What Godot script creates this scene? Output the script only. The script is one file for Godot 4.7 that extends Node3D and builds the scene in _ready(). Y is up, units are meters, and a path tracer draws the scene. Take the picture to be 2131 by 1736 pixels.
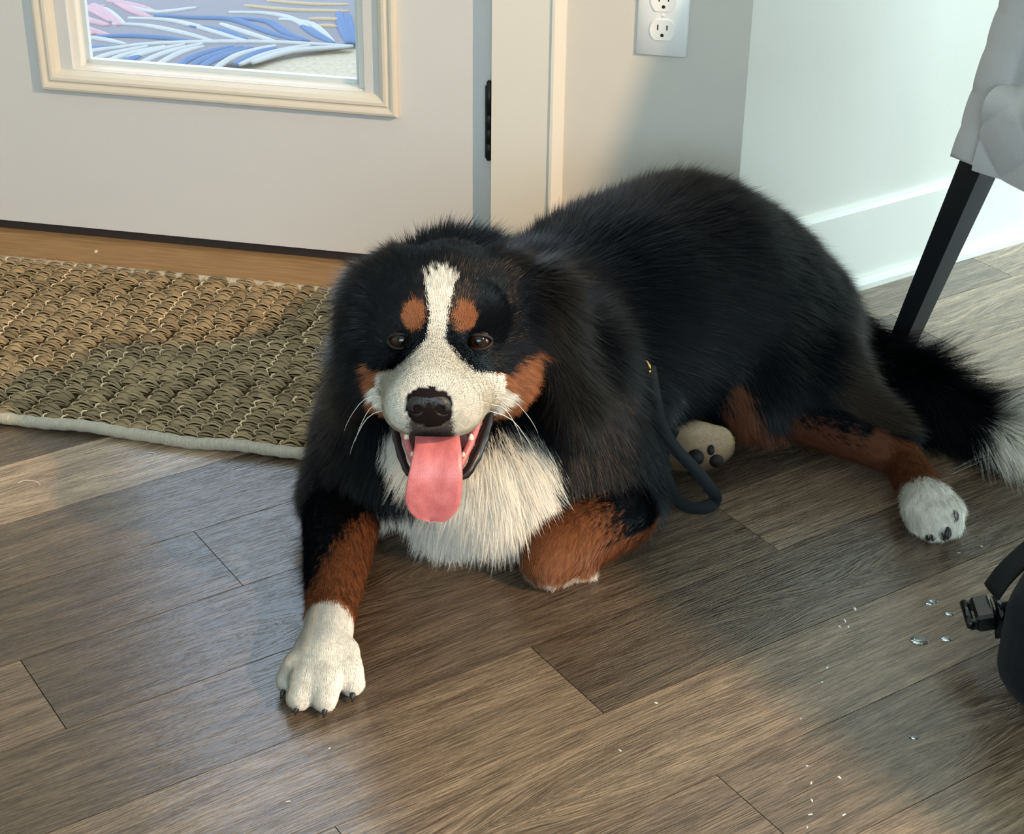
extends Node3D
# A Bernese mountain dog lying on a plank floor in front of a glazed door.
# Axes: the door wall is the plane z = 0 (room towards +z), x runs along it to the right,
# the outside corner of the two walls stands at the origin; the second wall and the planks run at 45 degrees.

const SQ := 0.70710678
var rng := RandomNumberGenerator.new()
var used := {}

# ---------------------------------------------------------------- naming helpers
func numbered(called: String) -> String:
	var n: int = used.get(called, -1) + 1
	used[called] = n
	return called if n == 0 else "%s_%03d" % [called, n]

func thing(called: String, label: String, category: String, group := "") -> Node3D:
	var o := Node3D.new()
	o.name = numbered(called)
	add_child(o)
	meta(o, label, category, group)
	return o

func meta(o: Node, label: String, category: String, group := "", kind := "") -> void:
	if label:
		o.set_meta("label", label)
	if category:
		o.set_meta("category", category)
	if group:
		o.set_meta("group", group)
	if kind:
		o.set_meta("kind", kind)

func part(called: String, mesh: Mesh, mat: Material, parent: Node, label := "") -> MeshInstance3D:
	var o := MeshInstance3D.new()
	o.name = called
	o.mesh = mesh
	if mat:
		o.material_override = mat
	parent.add_child(o, true)
	if label:
		o.set_meta("label", label)
	return o

func struct(called: String, mesh: Mesh, mat: Material, label: String) -> MeshInstance3D:
	var o := part(called, mesh, mat, self)
	meta(o, label, "", "", "structure")
	return o

# ---------------------------------------------------------------- materials
func srgb(r: float, g: float, b: float) -> Color:
	return Color(r / 255.0, g / 255.0, b / 255.0)

func plain(c: Color, rough := 0.6, spec := 0.5, metal := 0.0) -> StandardMaterial3D:
	var m := StandardMaterial3D.new()
	m.albedo_color = c
	m.roughness = rough
	m.metallic = metal
	m.metallic_specular = spec
	return m

func noise_tex(seed_: int, freq: float, low: Color, high: Color, size := 512, normal := false, oct := 4) -> NoiseTexture2D:
	var n := FastNoiseLite.new()
	n.seed = seed_
	n.frequency = freq
	n.fractal_octaves = oct
	var t := NoiseTexture2D.new()
	t.width = size
	t.height = size
	t.seamless = true
	t.noise = n
	if normal:
		t.as_normal_map = true
		t.bump_strength = 2.0
	else:
		var g := Gradient.new()
		g.set_color(0, low)
		g.set_color(1, high)
		t.color_ramp = g
	return t

func painted(c: Color, rough: float, seed_: int) -> StandardMaterial3D:
	# wall and trim paint: even colour with the faint stipple of a roller
	var m := plain(c, rough, 0.4)
	m.uv1_triplanar = true
	m.uv1_world_triplanar = true
	m.uv1_scale = Vector3(2.2, 2.2, 2.2)
	m.heightmap_enabled = true
	m.heightmap_scale = 0.008
	m.heightmap_texture = noise_tex(seed_, 0.11, Color.BLACK, Color.WHITE, 512, false, 2)
	return m

func fabric(c: Color, rough: float, seed_: int, scale := 6.0, relief := 0.05) -> StandardMaterial3D:
	var m := plain(c, rough, 0.3)
	m.albedo_texture = noise_tex(seed_, 0.35, Color(0.82, 0.82, 0.82), Color.WHITE, 256, false, 3)
	m.uv1_triplanar = true
	m.uv1_scale = Vector3.ONE * scale
	m.heightmap_enabled = true
	m.heightmap_scale = relief
	m.heightmap_texture = noise_tex(seed_ + 1, 0.4, Color.BLACK, Color.WHITE, 256, false, 2)
	m.rim_enabled = true
	m.rim = 0.35
	m.rim_tint = 0.5
	return m

# ---------------------------------------------------------------- mesh helpers (front faces clockwise)
func new_st() -> SurfaceTool:
	var st := SurfaceTool.new()
	st.begin(Mesh.PRIMITIVE_TRIANGLES)
	return st

func tri(st: SurfaceTool, a: Vector3, b: Vector3, c: Vector3) -> void:
	st.add_vertex(a)
	st.add_vertex(b)
	st.add_vertex(c)

# corners in the order seen clockwise from outside
func quad(st: SurfaceTool, a: Vector3, b: Vector3, c: Vector3, d: Vector3) -> void:
	tri(st, a, b, c)
	tri(st, a, c, d)

func done(st: SurfaceTool) -> ArrayMesh:
	st.generate_normals()
	return st.commit()

# convex polygon in the xz plane (any winding) between y0 and y1, with a small chamfer on the top edge
func slab(poly: PackedVector2Array, y0: float, y1: float, ch := 0.0, uv_org := Vector2.ZERO, uv_l := Vector2(1, 0), uv_scale := Vector2.ONE) -> ArrayMesh:
	var p := poly.duplicate()
	if Geometry2D.is_polygon_clockwise(p):
		p.reverse()
	var inner := p
	if ch > 0.0:
		var off := Geometry2D.offset_polygon(p, -ch, Geometry2D.JOIN_MITER)
		if off.size() == 1 and off[0].size() == p.size():
			inner = off[0]
			if Geometry2D.is_polygon_clockwise(inner):
				inner.reverse()
			# line the offset corners up with the outer ones
			var best := 0
			var bd := 1e9
			for i in inner.size():
				var d := inner[i].distance_to(p[0])
				if d < bd:
					bd = d
					best = i
			var rot := PackedVector2Array()
			for i in inner.size():
				rot.append(inner[(best + i) % inner.size()])
			inner = rot
		else:
			ch = 0.0
	var st := new_st()
	st.set_smooth_group(-1)
	var uv_w := Vector2(-uv_l.y, uv_l.x)
	var put := func(q: Vector2, y: float):
		st.set_uv(Vector2((q - uv_org).dot(uv_l) * uv_scale.x, (q - uv_org).dot(uv_w) * uv_scale.y))
		st.add_vertex(Vector3(q.x, y, q.y))
	var tris := Geometry2D.triangulate_polygon(inner)
	for i in range(0, tris.size(), 3):
		var a := inner[tris[i]]
		var b := inner[tris[i + 1]]
		var c := inner[tris[i + 2]]
		# seen from above (y up, z towards the viewer) clockwise means increasing angle x -> z
		if (b - a).cross(c - a) < 0.0:
			var tmp := b
			b = c
			c = tmp
		put.call(a, y1)
		put.call(b, y1)
		put.call(c, y1)
		put.call(a, y0)
		put.call(c, y0)
		put.call(b, y0)
	for i in p.size():
		var j := (i + 1) % p.size()
		var a := p[i]
		var b := p[j]
		var ai := inner[i]
		var bi := inner[j]
		# outside is to the right of a -> b for this winding
		put.call(a, y0)
		put.call(b, y0)
		put.call(b, y1 - ch)
		put.call(a, y0)
		put.call(b, y1 - ch)
		put.call(a, y1 - ch)
		if ch > 0.0:
			put.call(a, y1 - ch)
			put.call(b, y1 - ch)
			put.call(bi, y1)
			put.call(a, y1 - ch)
			put.call(bi, y1)
			put.call(ai, y1)
	st.generate_normals()
	return st.commit()

func rect(x0: float, z0: float, x1: float, z1: float) -> PackedVector2Array:
	return PackedVector2Array([Vector2(x0, z0), Vector2(x1, z0), Vector2(x1, z1), Vector2(x0, z1)])

func append_box(st: SurfaceTool, lo: Vector3, hi: Vector3, ch := 0.0, xf := Transform3D.IDENTITY) -> void:
	# box with chamfered edges
	var c := minf(ch, 0.49 * minf(hi.x - lo.x, minf(hi.y - lo.y, hi.z - lo.z)))
	var mid := (lo + hi) * 0.5
	var h := (hi - lo) * 0.5
	var k := [Vector3(h.x, h.y - c, h.z - c), Vector3(h.x - c, h.y, h.z - c), Vector3(h.x - c, h.y - c, h.z)]
	var face := func(pts: Array):
		var nrm: Vector3 = Vector3.ZERO
		var ctr := Vector3.ZERO
		for q in pts:
			ctr += q
		ctr /= pts.size()
		nrm = (pts[1] - pts[0]).cross(pts[2] - pts[0])
		if nrm.dot(ctr) > 0.0:
			pts.reverse()
		for i in range(1, pts.size() - 1):
			tri(st, xf * (mid + pts[0]), xf * (mid + pts[i]), xf * (mid + pts[i + 1]))
	for s in [-1.0, 1.0]:
		face.call([Vector3(s * k[0].x, -k[0].y, -k[0].z), Vector3(s * k[0].x, k[0].y, -k[0].z), Vector3(s * k[0].x, k[0].y, k[0].z), Vector3(s * k[0].x, -k[0].y, k[0].z)])
		face.call([Vector3(-k[1].x, s * k[1].y, -k[1].z), Vector3(k[1].x, s * k[1].y, -k[1].z), Vector3(k[1].x, s * k[1].y, k[1].z), Vector3(-k[1].x, s * k[1].y, k[1].z)])
		face.call([Vector3(-k[2].x, -k[2].y, s * k[2].z), Vector3(k[2].x, -k[2].y, s * k[2].z), Vector3(k[2].x, k[2].y, s * k[2].z), Vector3(-k[2].x, k[2].y, s * k[2].z)])
	if c <= 0.0:
		return
	for s in [-1.0, 1.0]:
		for t in [-1.0, 1.0]:
			face.call([Vector3(s * k[0].x, t * k[0].y, -k[0].z), Vector3(s * k[0].x, t * k[0].y, k[0].z), Vector3(s * k[1].x, t * k[1].y, k[1].z), Vector3(s * k[1].x, t * k[1].y, -k[1].z)])
			face.call([Vector3(s * k[0].x, -k[0].y, t * k[0].z), Vector3(s * k[0].x, k[0].y, t * k[0].z), Vector3(s * k[2].x, k[2].y, t * k[2].z), Vector3(s * k[2].x, -k[2].y, t * k[2].z)])
			face.call([Vector3(-k[1].x, s * k[1].y, t * k[1].z), Vector3(k[1].x, s * k[1].y, t * k[1].z), Vector3(k[2].x, s * k[2].y, t * k[2].z), Vector3(-k[2].x, s * k[2].y, t * k[2].z)])
			for u in [-1.0, 1.0]:
				face.call([Vector3(s * k[0].x, t * k[0].y, u * k[0].z), Vector3(s * k[1].x, t * k[1].y, u * k[1].z), Vector3(s * k[2].x, t * k[2].y, u * k[2].z)])

func box(lo: Vector3, hi: Vector3, ch := 0.0, xf := Transform3D.IDENTITY) -> ArrayMesh:
	var st := new_st()
	st.set_smooth_group(-1)
	append_box(st, lo, hi, ch, xf)
	return done(st)

# tube through points with a radius for each; flat squashes it along the second cross axis
func append_tube(st: SurfaceTool, pts: PackedVector3Array, radii: PackedFloat32Array, sides := 8, flat := 1.0, up := Vector3.UP, cap := true) -> void:
	var rings := []
	for i in pts.size():
		var t := (pts[mini(i + 1, pts.size() - 1)] - pts[maxi(i - 1, 0)]).normalized()
		var s := t.cross(up)
		if s.length() < 1e-4:
			s = t.cross(Vector3(1, 0, 0.01))
		s = s.normalized()
		var n := s.cross(t).normalized()
		var ring := PackedVector3Array()
		for k in sides:
			var a := TAU * k / sides
			ring.append(pts[i] + (s * cos(a) + n * sin(a) * flat) * radii[i])
		rings.append(ring)
	for i in pts.size() - 1:
		for k in sides:
			var k2 := (k + 1) % sides
			quad(st, rings[i][k], rings[i][k2], rings[i + 1][k2], rings[i + 1][k])
	if cap:
		for k in sides:
			var k2 := (k + 1) % sides
			tri(st, pts[0], rings[0][k2], rings[0][k])
			var e := pts.size() - 1
			tri(st, pts[e], rings[e][k], rings[e][k2])

func tube(pts: PackedVector3Array, radii: PackedFloat32Array, sides := 8, flat := 1.0, up := Vector3.UP) -> ArrayMesh:
	var st := new_st()
	append_tube(st, pts, radii, sides, flat, up)
	return done(st)

func smooth_path(pts: Array, n: int) -> PackedVector3Array:
	var c := Curve3D.new()
	for i in pts.size():
		var t: Vector3 = (pts[mini(i + 1, pts.size() - 1)] - pts[maxi(i - 1, 0)]) / 6.0
		c.add_point(pts[i], -t, t)
	var out := PackedVector3Array()
	var length := c.get_baked_length()
	for i in n:
		out.append(c.sample_baked(length * i / (n - 1.0), true))
	return out

# lathe: profile of (radius, height) about the y axis
func lathe(profile: PackedVector2Array, sides := 24, xf := Transform3D.IDENTITY) -> ArrayMesh:
	var st := new_st()
	for i in profile.size() - 1:
		for k in sides:
			var a := TAU * k / sides
			var b := TAU * (k + 1) / sides
			var p := profile[i]
			var q := profile[i + 1]
			quad(st, xf * Vector3(p.x * cos(a), p.y, p.x * sin(a)), xf * Vector3(q.x * cos(a), q.y, q.x * sin(a)), xf * Vector3(q.x * cos(b), q.y, q.x * sin(b)), xf * Vector3(p.x * cos(b), p.y, p.x * sin(b)))
	return done(st)

# extrude a profile (x out of the wall, y up) along a straight line, mitred ends not needed
func extrude(profile: PackedVector2Array, from: Vector3, to: Vector3, out: Vector3, up := Vector3.UP) -> ArrayMesh:
	var st := new_st()
	st.set_smooth_group(-1)
	append_extrude(st, profile, from, to, out, up, Vector2.ZERO)
	return done(st)

# mitre.x / mitre.y shorten (or lengthen) each end in proportion to the profile's y (across the moulding)
func append_extrude(st: SurfaceTool, profile: PackedVector2Array, from: Vector3, to: Vector3, out: Vector3, up: Vector3, mitre: Vector2) -> void:
	var dir := (to - from).normalized()
	var n := profile.size()
	var a := PackedVector3Array()
	var b := PackedVector3Array()
	for p in profile:
		a.append(from + out * p.x + up * p.y + dir * p.y * mitre.x)
		b.append(to + out * p.x + up * p.y - dir * p.y * mitre.y)
	var flip := out.cross(up).dot(dir) < 0.0
	if Geometry2D.is_polygon_clockwise(profile):
		flip = not flip
	for i in n:
		var j := (i + 1) % n
		if flip:
			quad(st, a[i], a[j], b[j], b[i])
		else:
			quad(st, a[j], a[i], b[i], b[j])
	var tris := Geometry2D.triangulate_polygon(profile)
	for i in range(0, tris.size(), 3):
		tri(st, a[tris[i]], a[tris[i + 1]], a[tris[i + 2]])
		tri(st, b[tris[i]], b[tris[i + 2]], b[tris[i + 1]])

func ellipsoid(c: Vector3, r: Vector3, seg := 16) -> ArrayMesh:
	var s := SphereMesh.new()
	s.radius = 1.0
	s.height = 2.0
	s.radial_segments = seg
	s.rings = maxi(seg / 2, 4)
	var st := new_st()
	st.append_from(s, 0, Transform3D(Basis.from_scale(r), c))
	return st.commit()

func el(e: float, l: float, y := 0.0) -> Vector3:
	# floor coordinates along the plank ends (e) and along the planks (l)
	return Vector3((e + l) * SQ, y, (e - l) * SQ)

# ---------------------------------------------------------------- scene
const LAMP_COLOR := Color(1.0, 0.835, 0.66)
const LAMP_ENERGY := 8.0
const WINDOW_ENERGY := 14.0
const BACK_FILL_ENERGY := 2.8
const SKY_ENERGY := 3.3
const EXPOSURE := 1.42

func _ready() -> void:
	var cam := Camera3D.new()
	cam.name = "camera"
	cam.transform = Transform3D(Basis(Vector3(0.979196, 0.011652, -0.202581), Vector3(-0.107559, 0.876361, -0.469493), Vector3(0.172064, 0.481515, 0.859382)), Vector3(0.137736, 1.081298, 2.291489))
	cam.fov = 27.352
	cam.near = 0.05
	cam.far = 60.0
	add_child(cam)
	cam.current = true
	var env := Environment.new()
	env.background_mode = Environment.BG_SKY
	env.tonemap_mode = Environment.TONE_MAPPER_LINEAR
	env.tonemap_exposure = EXPOSURE
	env.sdfgi_enabled = true
	env.ssao_enabled = true
	env.ssil_enabled = true
	var sky := Sky.new()
	var sm := ProceduralSkyMaterial.new()
	sm.sky_top_color = srgb(186, 208, 232)
	sm.sky_horizon_color = srgb(224, 233, 240)
	sm.ground_bottom_color = srgb(150, 150, 145)
	sm.ground_horizon_color = srgb(210, 214, 214)
	sm.sun_angle_max = 1.0
	sky.sky_material = sm
	env.sky = sky
	env.background_energy_multiplier = SKY_ENERGY
	var we := WorldEnvironment.new()
	we.name = "environment"
	we.environment = env
	add_child(we)
	# daylight at the side window, then fill light at an added back window
	daylight("window_light", el(2.15, 2.59, 1.2), Vector3(-SQ, 0, SQ), Vector2(3.35, 2.2), Color(0.86, 0.985, 1.0), WINDOW_ENERGY)
	daylight("window_light_2", Vector3(0.38, 1.55, 4.18), Vector3(0, 0, -1), Vector2(2.1, 1.2), Color(0.86, 0.95, 1.0), BACK_FILL_ENERGY)
	var t0 := Time.get_ticks_msec()
	build_room()
	build_outside()
	print("room ", Time.get_ticks_msec() - t0)
	build_mat()
	build_chair()
	build_bag()
	build_shadow_table_and_lamp()
	print("things ", Time.get_ticks_msec() - t0)
	build_dog()
	print("dog ", Time.get_ticks_msec() - t0)
	build_leash()
	build_litter()
	print("end ", Time.get_ticks_msec() - t0)

func daylight(called: String, at: Vector3, toward: Vector3, size: Vector2, c: Color, energy: float) -> void:
	var a := AreaLight3D.new()
	a.name = called
	a.area_size = size
	a.light_color = c
	a.light_energy = energy
	a.area_range = 14.0
	a.area_attenuation = 2.0
	a.shadow_enabled = true
	a.transform = Transform3D(Basis.looking_at(toward), at)
	add_child(a)

# ---------------------------------------------------------------- wood grain for the vinyl planks
var grain_images := []
func grain_maps(seed_: int, knot: bool) -> Array:
	# colour and relief of one plank print: long streaks, fine pores and a cathedral figure
	var w := 2048
	var h := 256
	var n := FastNoiseLite.new()
	n.seed = seed_
	n.frequency = 1.0
	n.fractal_octaves = 1
	n.noise_type = FastNoiseLite.TYPE_SIMPLEX
	var col := PackedByteArray()
	col.resize(w * h * 3)
	var rel := PackedByteArray()
	rel.resize(w * h)
	var kx := 0.35 + 0.3 * sin(seed_ * 1.7)
	var ky := 0.5 + 0.2 * cos(seed_ * 2.3)
	for y in h:
		var v := y / float(h)
		for x in w:
			var u := x / float(w)
			var warp := n.get_noise_2d(u * 1.7, v * 0.9 + 7.0)
			var yy := v + warp * 0.035
			if knot:
				var dx := (u - kx) * 3.4
				var dy := (v - ky) * 1.5
				yy += 0.22 * exp(-(dx * dx * 5.0 + dy * dy * 6.0)) * signf(dy) * minf(absf(dy) * 9.0, 1.0)
			var band := n.get_noise_2d(u * 1.3 + 31.0, yy * 5.0)
			var streak := n.get_noise_2d(u * 6.0 + 90.0, yy * 34.0)
			var fine := n.get_noise_2d(u * 26.0, yy * 95.0 + 13.0)
			var pore := n.get_noise_2d(u * 95.0 + 5.0, v * 120.0 + warp * 9.0)
			var ringv := sin((yy * 13.0 + band * 1.6) * TAU)
			var line := pow(maxf(0.0, ringv), 7.0)
			var dark := maxf(0.0, n.get_noise_2d(u * 15.0 + 71.0, yy * 74.0) - 0.22)
			var lime := maxf(0.0, n.get_noise_2d(u * 12.0 + 17.0, yy * 88.0 + 40.0) - 0.42)
			var t := 0.52 + band * 0.15 + streak * 0.13 + fine * 0.17 + pore * 0.12 - line * 0.07 - dark * 0.62 + lime * 0.55
			if knot:
				var dx2 := (u - kx) * 4.0
				var dy2 := (v - ky) * 1.3
				var near := exp(-(dx2 * dx2 + dy2 * dy2) * 4.0)
				t += near * (0.18 * pow(maxf(0.0, sin((yy * 16.0 + band) * TAU)), 9.0) - 0.05)
			t = clampf(t, 0.0, 1.0)
			var i := (y * w + x) * 3
			col[i] = int(clampf(lerpf(84.0, 176.0, t), 0, 255))
			col[i + 1] = int(clampf(lerpf(74.0, 162.0, t), 0, 255))
			col[i + 2] = int(clampf(lerpf(65.0, 148.0, t), 0, 255))
			rel[y * w + x] = int(clampf(140.0 + fine * 60.0 + streak * 40.0 + pore * 40.0 - line * 30.0 - dark * 190.0, 0, 255))
	return [Image.create_from_data(w, h, false, Image.FORMAT_RGB8, col), Image.create_from_data(w, h, false, Image.FORMAT_L8, rel)]

func build_floor(room: PackedVector2Array) -> void:
	var base := struct("floor", slab(room, -0.12, -0.0035), plain(srgb(60, 54, 48), 0.9), "grey-brown wood-look plank floor")
	var maps := []
	for k in 4:
		var im := grain_maps(11 + k * 7, k % 2 == 0)
		maps.append([ImageTexture.create_from_image(im[0]), ImageTexture.create_from_image(im[1])])
	var mats := []
	for k in 12:
		var m := StandardMaterial3D.new()
		m.albedo_texture = maps[k % 4][0]
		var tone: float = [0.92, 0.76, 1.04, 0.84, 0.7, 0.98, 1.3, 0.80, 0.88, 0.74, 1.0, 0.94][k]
		m.albedo_color = Color(tone * 0.93, tone * 0.875, tone * 0.80)
		m.roughness = 0.21
		m.roughness_texture = null
		m.metallic_specular = 0.62
		m.heightmap_enabled = true
		m.heightmap_scale = 0.04
		m.heightmap_texture = maps[k % 4][1]
		mats.append(m)
	# joints seen in the photograph, by row; the others follow from the plank length
	var width := 0.132
	var long := 1.114
	var joint := {-3: -0.897, -2: -1.15, -1: -0.346, 0: -0.691, -4: 0.476, 2: -0.655}
	var tone_of := {"-3:0": 4, "-3:1": 7, "-3:2": 6, "-2:2": 6, "-2:0": 8, "-2:1": 4, "-1:0": 1, "-1:1": 5, "0:0": 11, "0:1": 4, "1:0": 10, "1:1": 0, "2:0": 8, "2:1": 8, "-4:0": 2, "-4:1": 6, "-5:0": 4, "-5:1": 6, "-6:0": 7, "-7:0": 9, "-7:1": 3, "-6:1": 0}  # palest tone on the far-right planks paints in the window brightness
	rng.seed = 5
	for row in range(-34, 32):
		var e0 := 0.510 + row * width
		var l0: float = joint.get(row, fmod(row * 0.377 * long, long) - 0.3)
		for k in range(-7, 7):
			var a := l0 + k * long
			var b := a + long
			var pick := rng.randi() % 12
			if a > 3.6 or b < -4.6:
				continue
			var g := 0.0005
			var q := PackedVector2Array()
			for c in [Vector2(e0 + g, a + g), Vector2(e0 + width - g, a + g), Vector2(e0 + width - g, b - g), Vector2(e0 + g, b - g)]:
				var v := el(c.x, c.y)
				q.append(Vector2(v.x, v.z))
			for piece in Geometry2D.intersect_polygons(q, room):
				if piece.size() < 3:
					continue
				var key := "%d:%d" % [row, k + 1]
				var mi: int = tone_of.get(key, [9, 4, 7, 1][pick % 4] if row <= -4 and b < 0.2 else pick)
				var org := el(e0, a)
				var d := Vector2(SQ, -SQ)
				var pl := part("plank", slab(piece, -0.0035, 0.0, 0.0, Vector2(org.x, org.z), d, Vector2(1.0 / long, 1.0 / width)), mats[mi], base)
				pl.name = "plank" if base.get_child_count() == 1 else "plank_%03d" % (base.get_child_count() - 1)

# wall along a -> b (interior on the left of it seen from above with z down), built of boxes round an opening
func wall(called: String, a: Vector3, b: Vector3, hgt: float, thick: float, mat: Material, label: String, open := Vector4.ZERO) -> MeshInstance3D:
	var dir := (b - a).normalized()
	var outw := dir.cross(Vector3.UP)
	var xf := Transform3D(Basis(dir, Vector3.UP, outw), a)
	# local: x along, y up, z outwards (or inwards; chosen by sign of thick)
	var len := a.distance_to(b)
	var st := new_st()
	st.set_smooth_group(-1)
	var z0 := minf(0.0, thick)
	var z1 := maxf(0.0, thick)
	if open == Vector4.ZERO:
		append_box(st, Vector3(0, -0.1, z0), Vector3(len, hgt, z1), 0.0, xf)
	else:
		append_box(st, Vector3(0, -0.1, z0), Vector3(open.x, hgt, z1), 0.0, xf)
		append_box(st, Vector3(open.y, -0.1, z0), Vector3(len, hgt, z1), 0.0, xf)
		append_box(st, Vector3(open.x, open.w, z0), Vector3(open.y, hgt, z1), 0.0, xf)
		append_box(st, Vector3(open.x, -0.1, z0), Vector3(open.y, open.z, z1), 0.0, xf)
	return struct(called, done(st), mat, label)

func build_room() -> void:
	var W := painted(srgb(212, 208, 199), 0.55, 3)
	var T := painted(srgb(226, 223, 214), 0.38, 9)
	var room := PackedVector2Array([Vector2(-2.2, 0), Vector2(0, 0), Vector2(1.838, -1.838), Vector2(5.091, 1.415), Vector2(5.091, 4.2), Vector2(-2.2, 4.2)])
	build_floor(room)
	var H := 2.6
	struct("ceiling", slab(Geometry2D.offset_polygon(room, 0.2)[0], H, H + 0.15), plain(srgb(225, 223, 218), 0.9), "white ceiling")
	# door wall: left of the door, right of the door up to the outside corner, above the door
	var st := new_st()
	st.set_smooth_group(-1)
	append_box(st, Vector3(-2.35, -0.1, -0.13), Vector3(-1.205, H, 0.0))
	append_box(st, Vector3(-1.205, 2.07, -0.13), Vector3(-0.335, H, 0.0))
	# right piece with the 45 degree end of the corner
	var piece := PackedVector2Array([Vector2(-0.335, 0), Vector2(0, 0), Vector2(-0.065, -0.13), Vector2(-0.335, -0.13)])
	for v in slab(piece, -0.1, H).get_faces():
		st.add_vertex(v)
	struct("wall_back", done(st), W, "greige painted wall round the glazed door")
	wall("wall_right", Vector3(0, 0, 0), Vector3(1.838, 0, -1.838), H, -0.1, W, "pale painted wall turning away beyond the outside corner")
	wall("wall_window", Vector3(1.838, 0, -1.838), Vector3(5.091, 0, 1.415), H, -0.12, W, "wall with the wide window", Vector4(0.4, 3.9, 0.05, 2.35))
	wall("wall_side", Vector3(5.091, 0, 1.415), Vector3(5.091, 0, 4.2), H, -0.12, W, "wall beyond the added table")
	wall("wall_front", Vector3(5.091, 0, 4.2), Vector3(-2.2, 0, 4.2), H, -0.12, W, "wall facing the door", Vector4(3.611, 5.811, 0.9, 2.2))
	wall("wall_left", Vector3(-2.2, 0, 4.2), Vector3(-2.2, 0, 0.0), H, -0.12, W, "wall left of the door")
	# window frames with panes
	window("window_1", el(0.4, 2.6), el(3.9, 2.6), 0.05, 2.35, 3, T)
	window("window_2", Vector3(1.48, 0, 4.2), Vector3(-0.72, 0, 4.2), 0.9, 2.2, 2, T)  # added behind the camera to go with the fill light
	# baseboards with shoe moulding
	var bp := PackedVector2Array([Vector2(0, 0), Vector2(0.015, 0), Vector2(0.015, 0.126), Vector2(0.011, 0.132), Vector2(0.004, 0.136), Vector2(0, 0.136)])
	var sp := PackedVector2Array([Vector2(0.015, 0), Vector2(0.029, 0), Vector2(0.0285, 0.008), Vector2(0.026, 0.013), Vector2(0.022, 0.017), Vector2(0.015, 0.019)])
	var b1 := struct("baseboard_back", extrude(bp, Vector3(-0.262, 0, 0), Vector3(0.006, 0, 0), Vector3(0, 0, 1)), T, "white baseboard behind the dog")
	part("shoe_moulding", extrude(sp, Vector3(-0.262, 0, 0), Vector3(0.011, 0, 0), Vector3(0, 0, 1)), T, b1)
	var nb := Vector3(SQ, 0, SQ)
	var b2 := struct("baseboard_right", extrude(bp, el(0, -0.006), el(0, 2.59), nb), T, "tall white baseboard on the pale side wall")
	part("shoe_moulding", extrude(sp, el(0, -0.012), el(0, 2.59), nb), T, b2)
	build_door(W, T)
	build_outlet()

func window(called: String, a: Vector3, b: Vector3, y0: float, y1: float, lights: int, T: Material) -> void:
	var dir := (b - a).normalized()
	var outw := dir.cross(Vector3.UP)
	var xf := Transform3D(Basis(dir, Vector3.UP, outw), a)
	var len := a.distance_to(b)
	var st := new_st()
	st.set_smooth_group(-1)
	append_box(st, Vector3(0, y0, -0.11), Vector3(len, y0 + 0.06, -0.01), 0.003, xf)
	append_box(st, Vector3(0, y1 - 0.06, -0.11), Vector3(len, y1, -0.01), 0.003, xf)
	for k in lights + 1:
		var x := (len - 0.06) * k / lights
		append_box(st, Vector3(x, y0, -0.11), Vector3(x + 0.06, y1, -0.01), 0.003, xf)
	var w := struct(called, done(st), T, "white framed window letting in daylight, the back one added for fill")
	for k in lights:
		var x := (len - 0.06) * k / lights + 0.06
		part("pane", box(Vector3(x, y0 + 0.06, -0.064), Vector3((len - 0.06) * (k + 1) / lights, y1 - 0.06, -0.06), 0.0, xf), glass(), w)

var glass_mat: StandardMaterial3D
func glass() -> StandardMaterial3D:
	if glass_mat == null:
		glass_mat = plain(Color(0.9, 0.97, 0.95, 0.04), 0.02, 0.5)
		glass_mat.transparency = BaseMaterial3D.TRANSPARENCY_ALPHA
	return glass_mat

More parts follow.
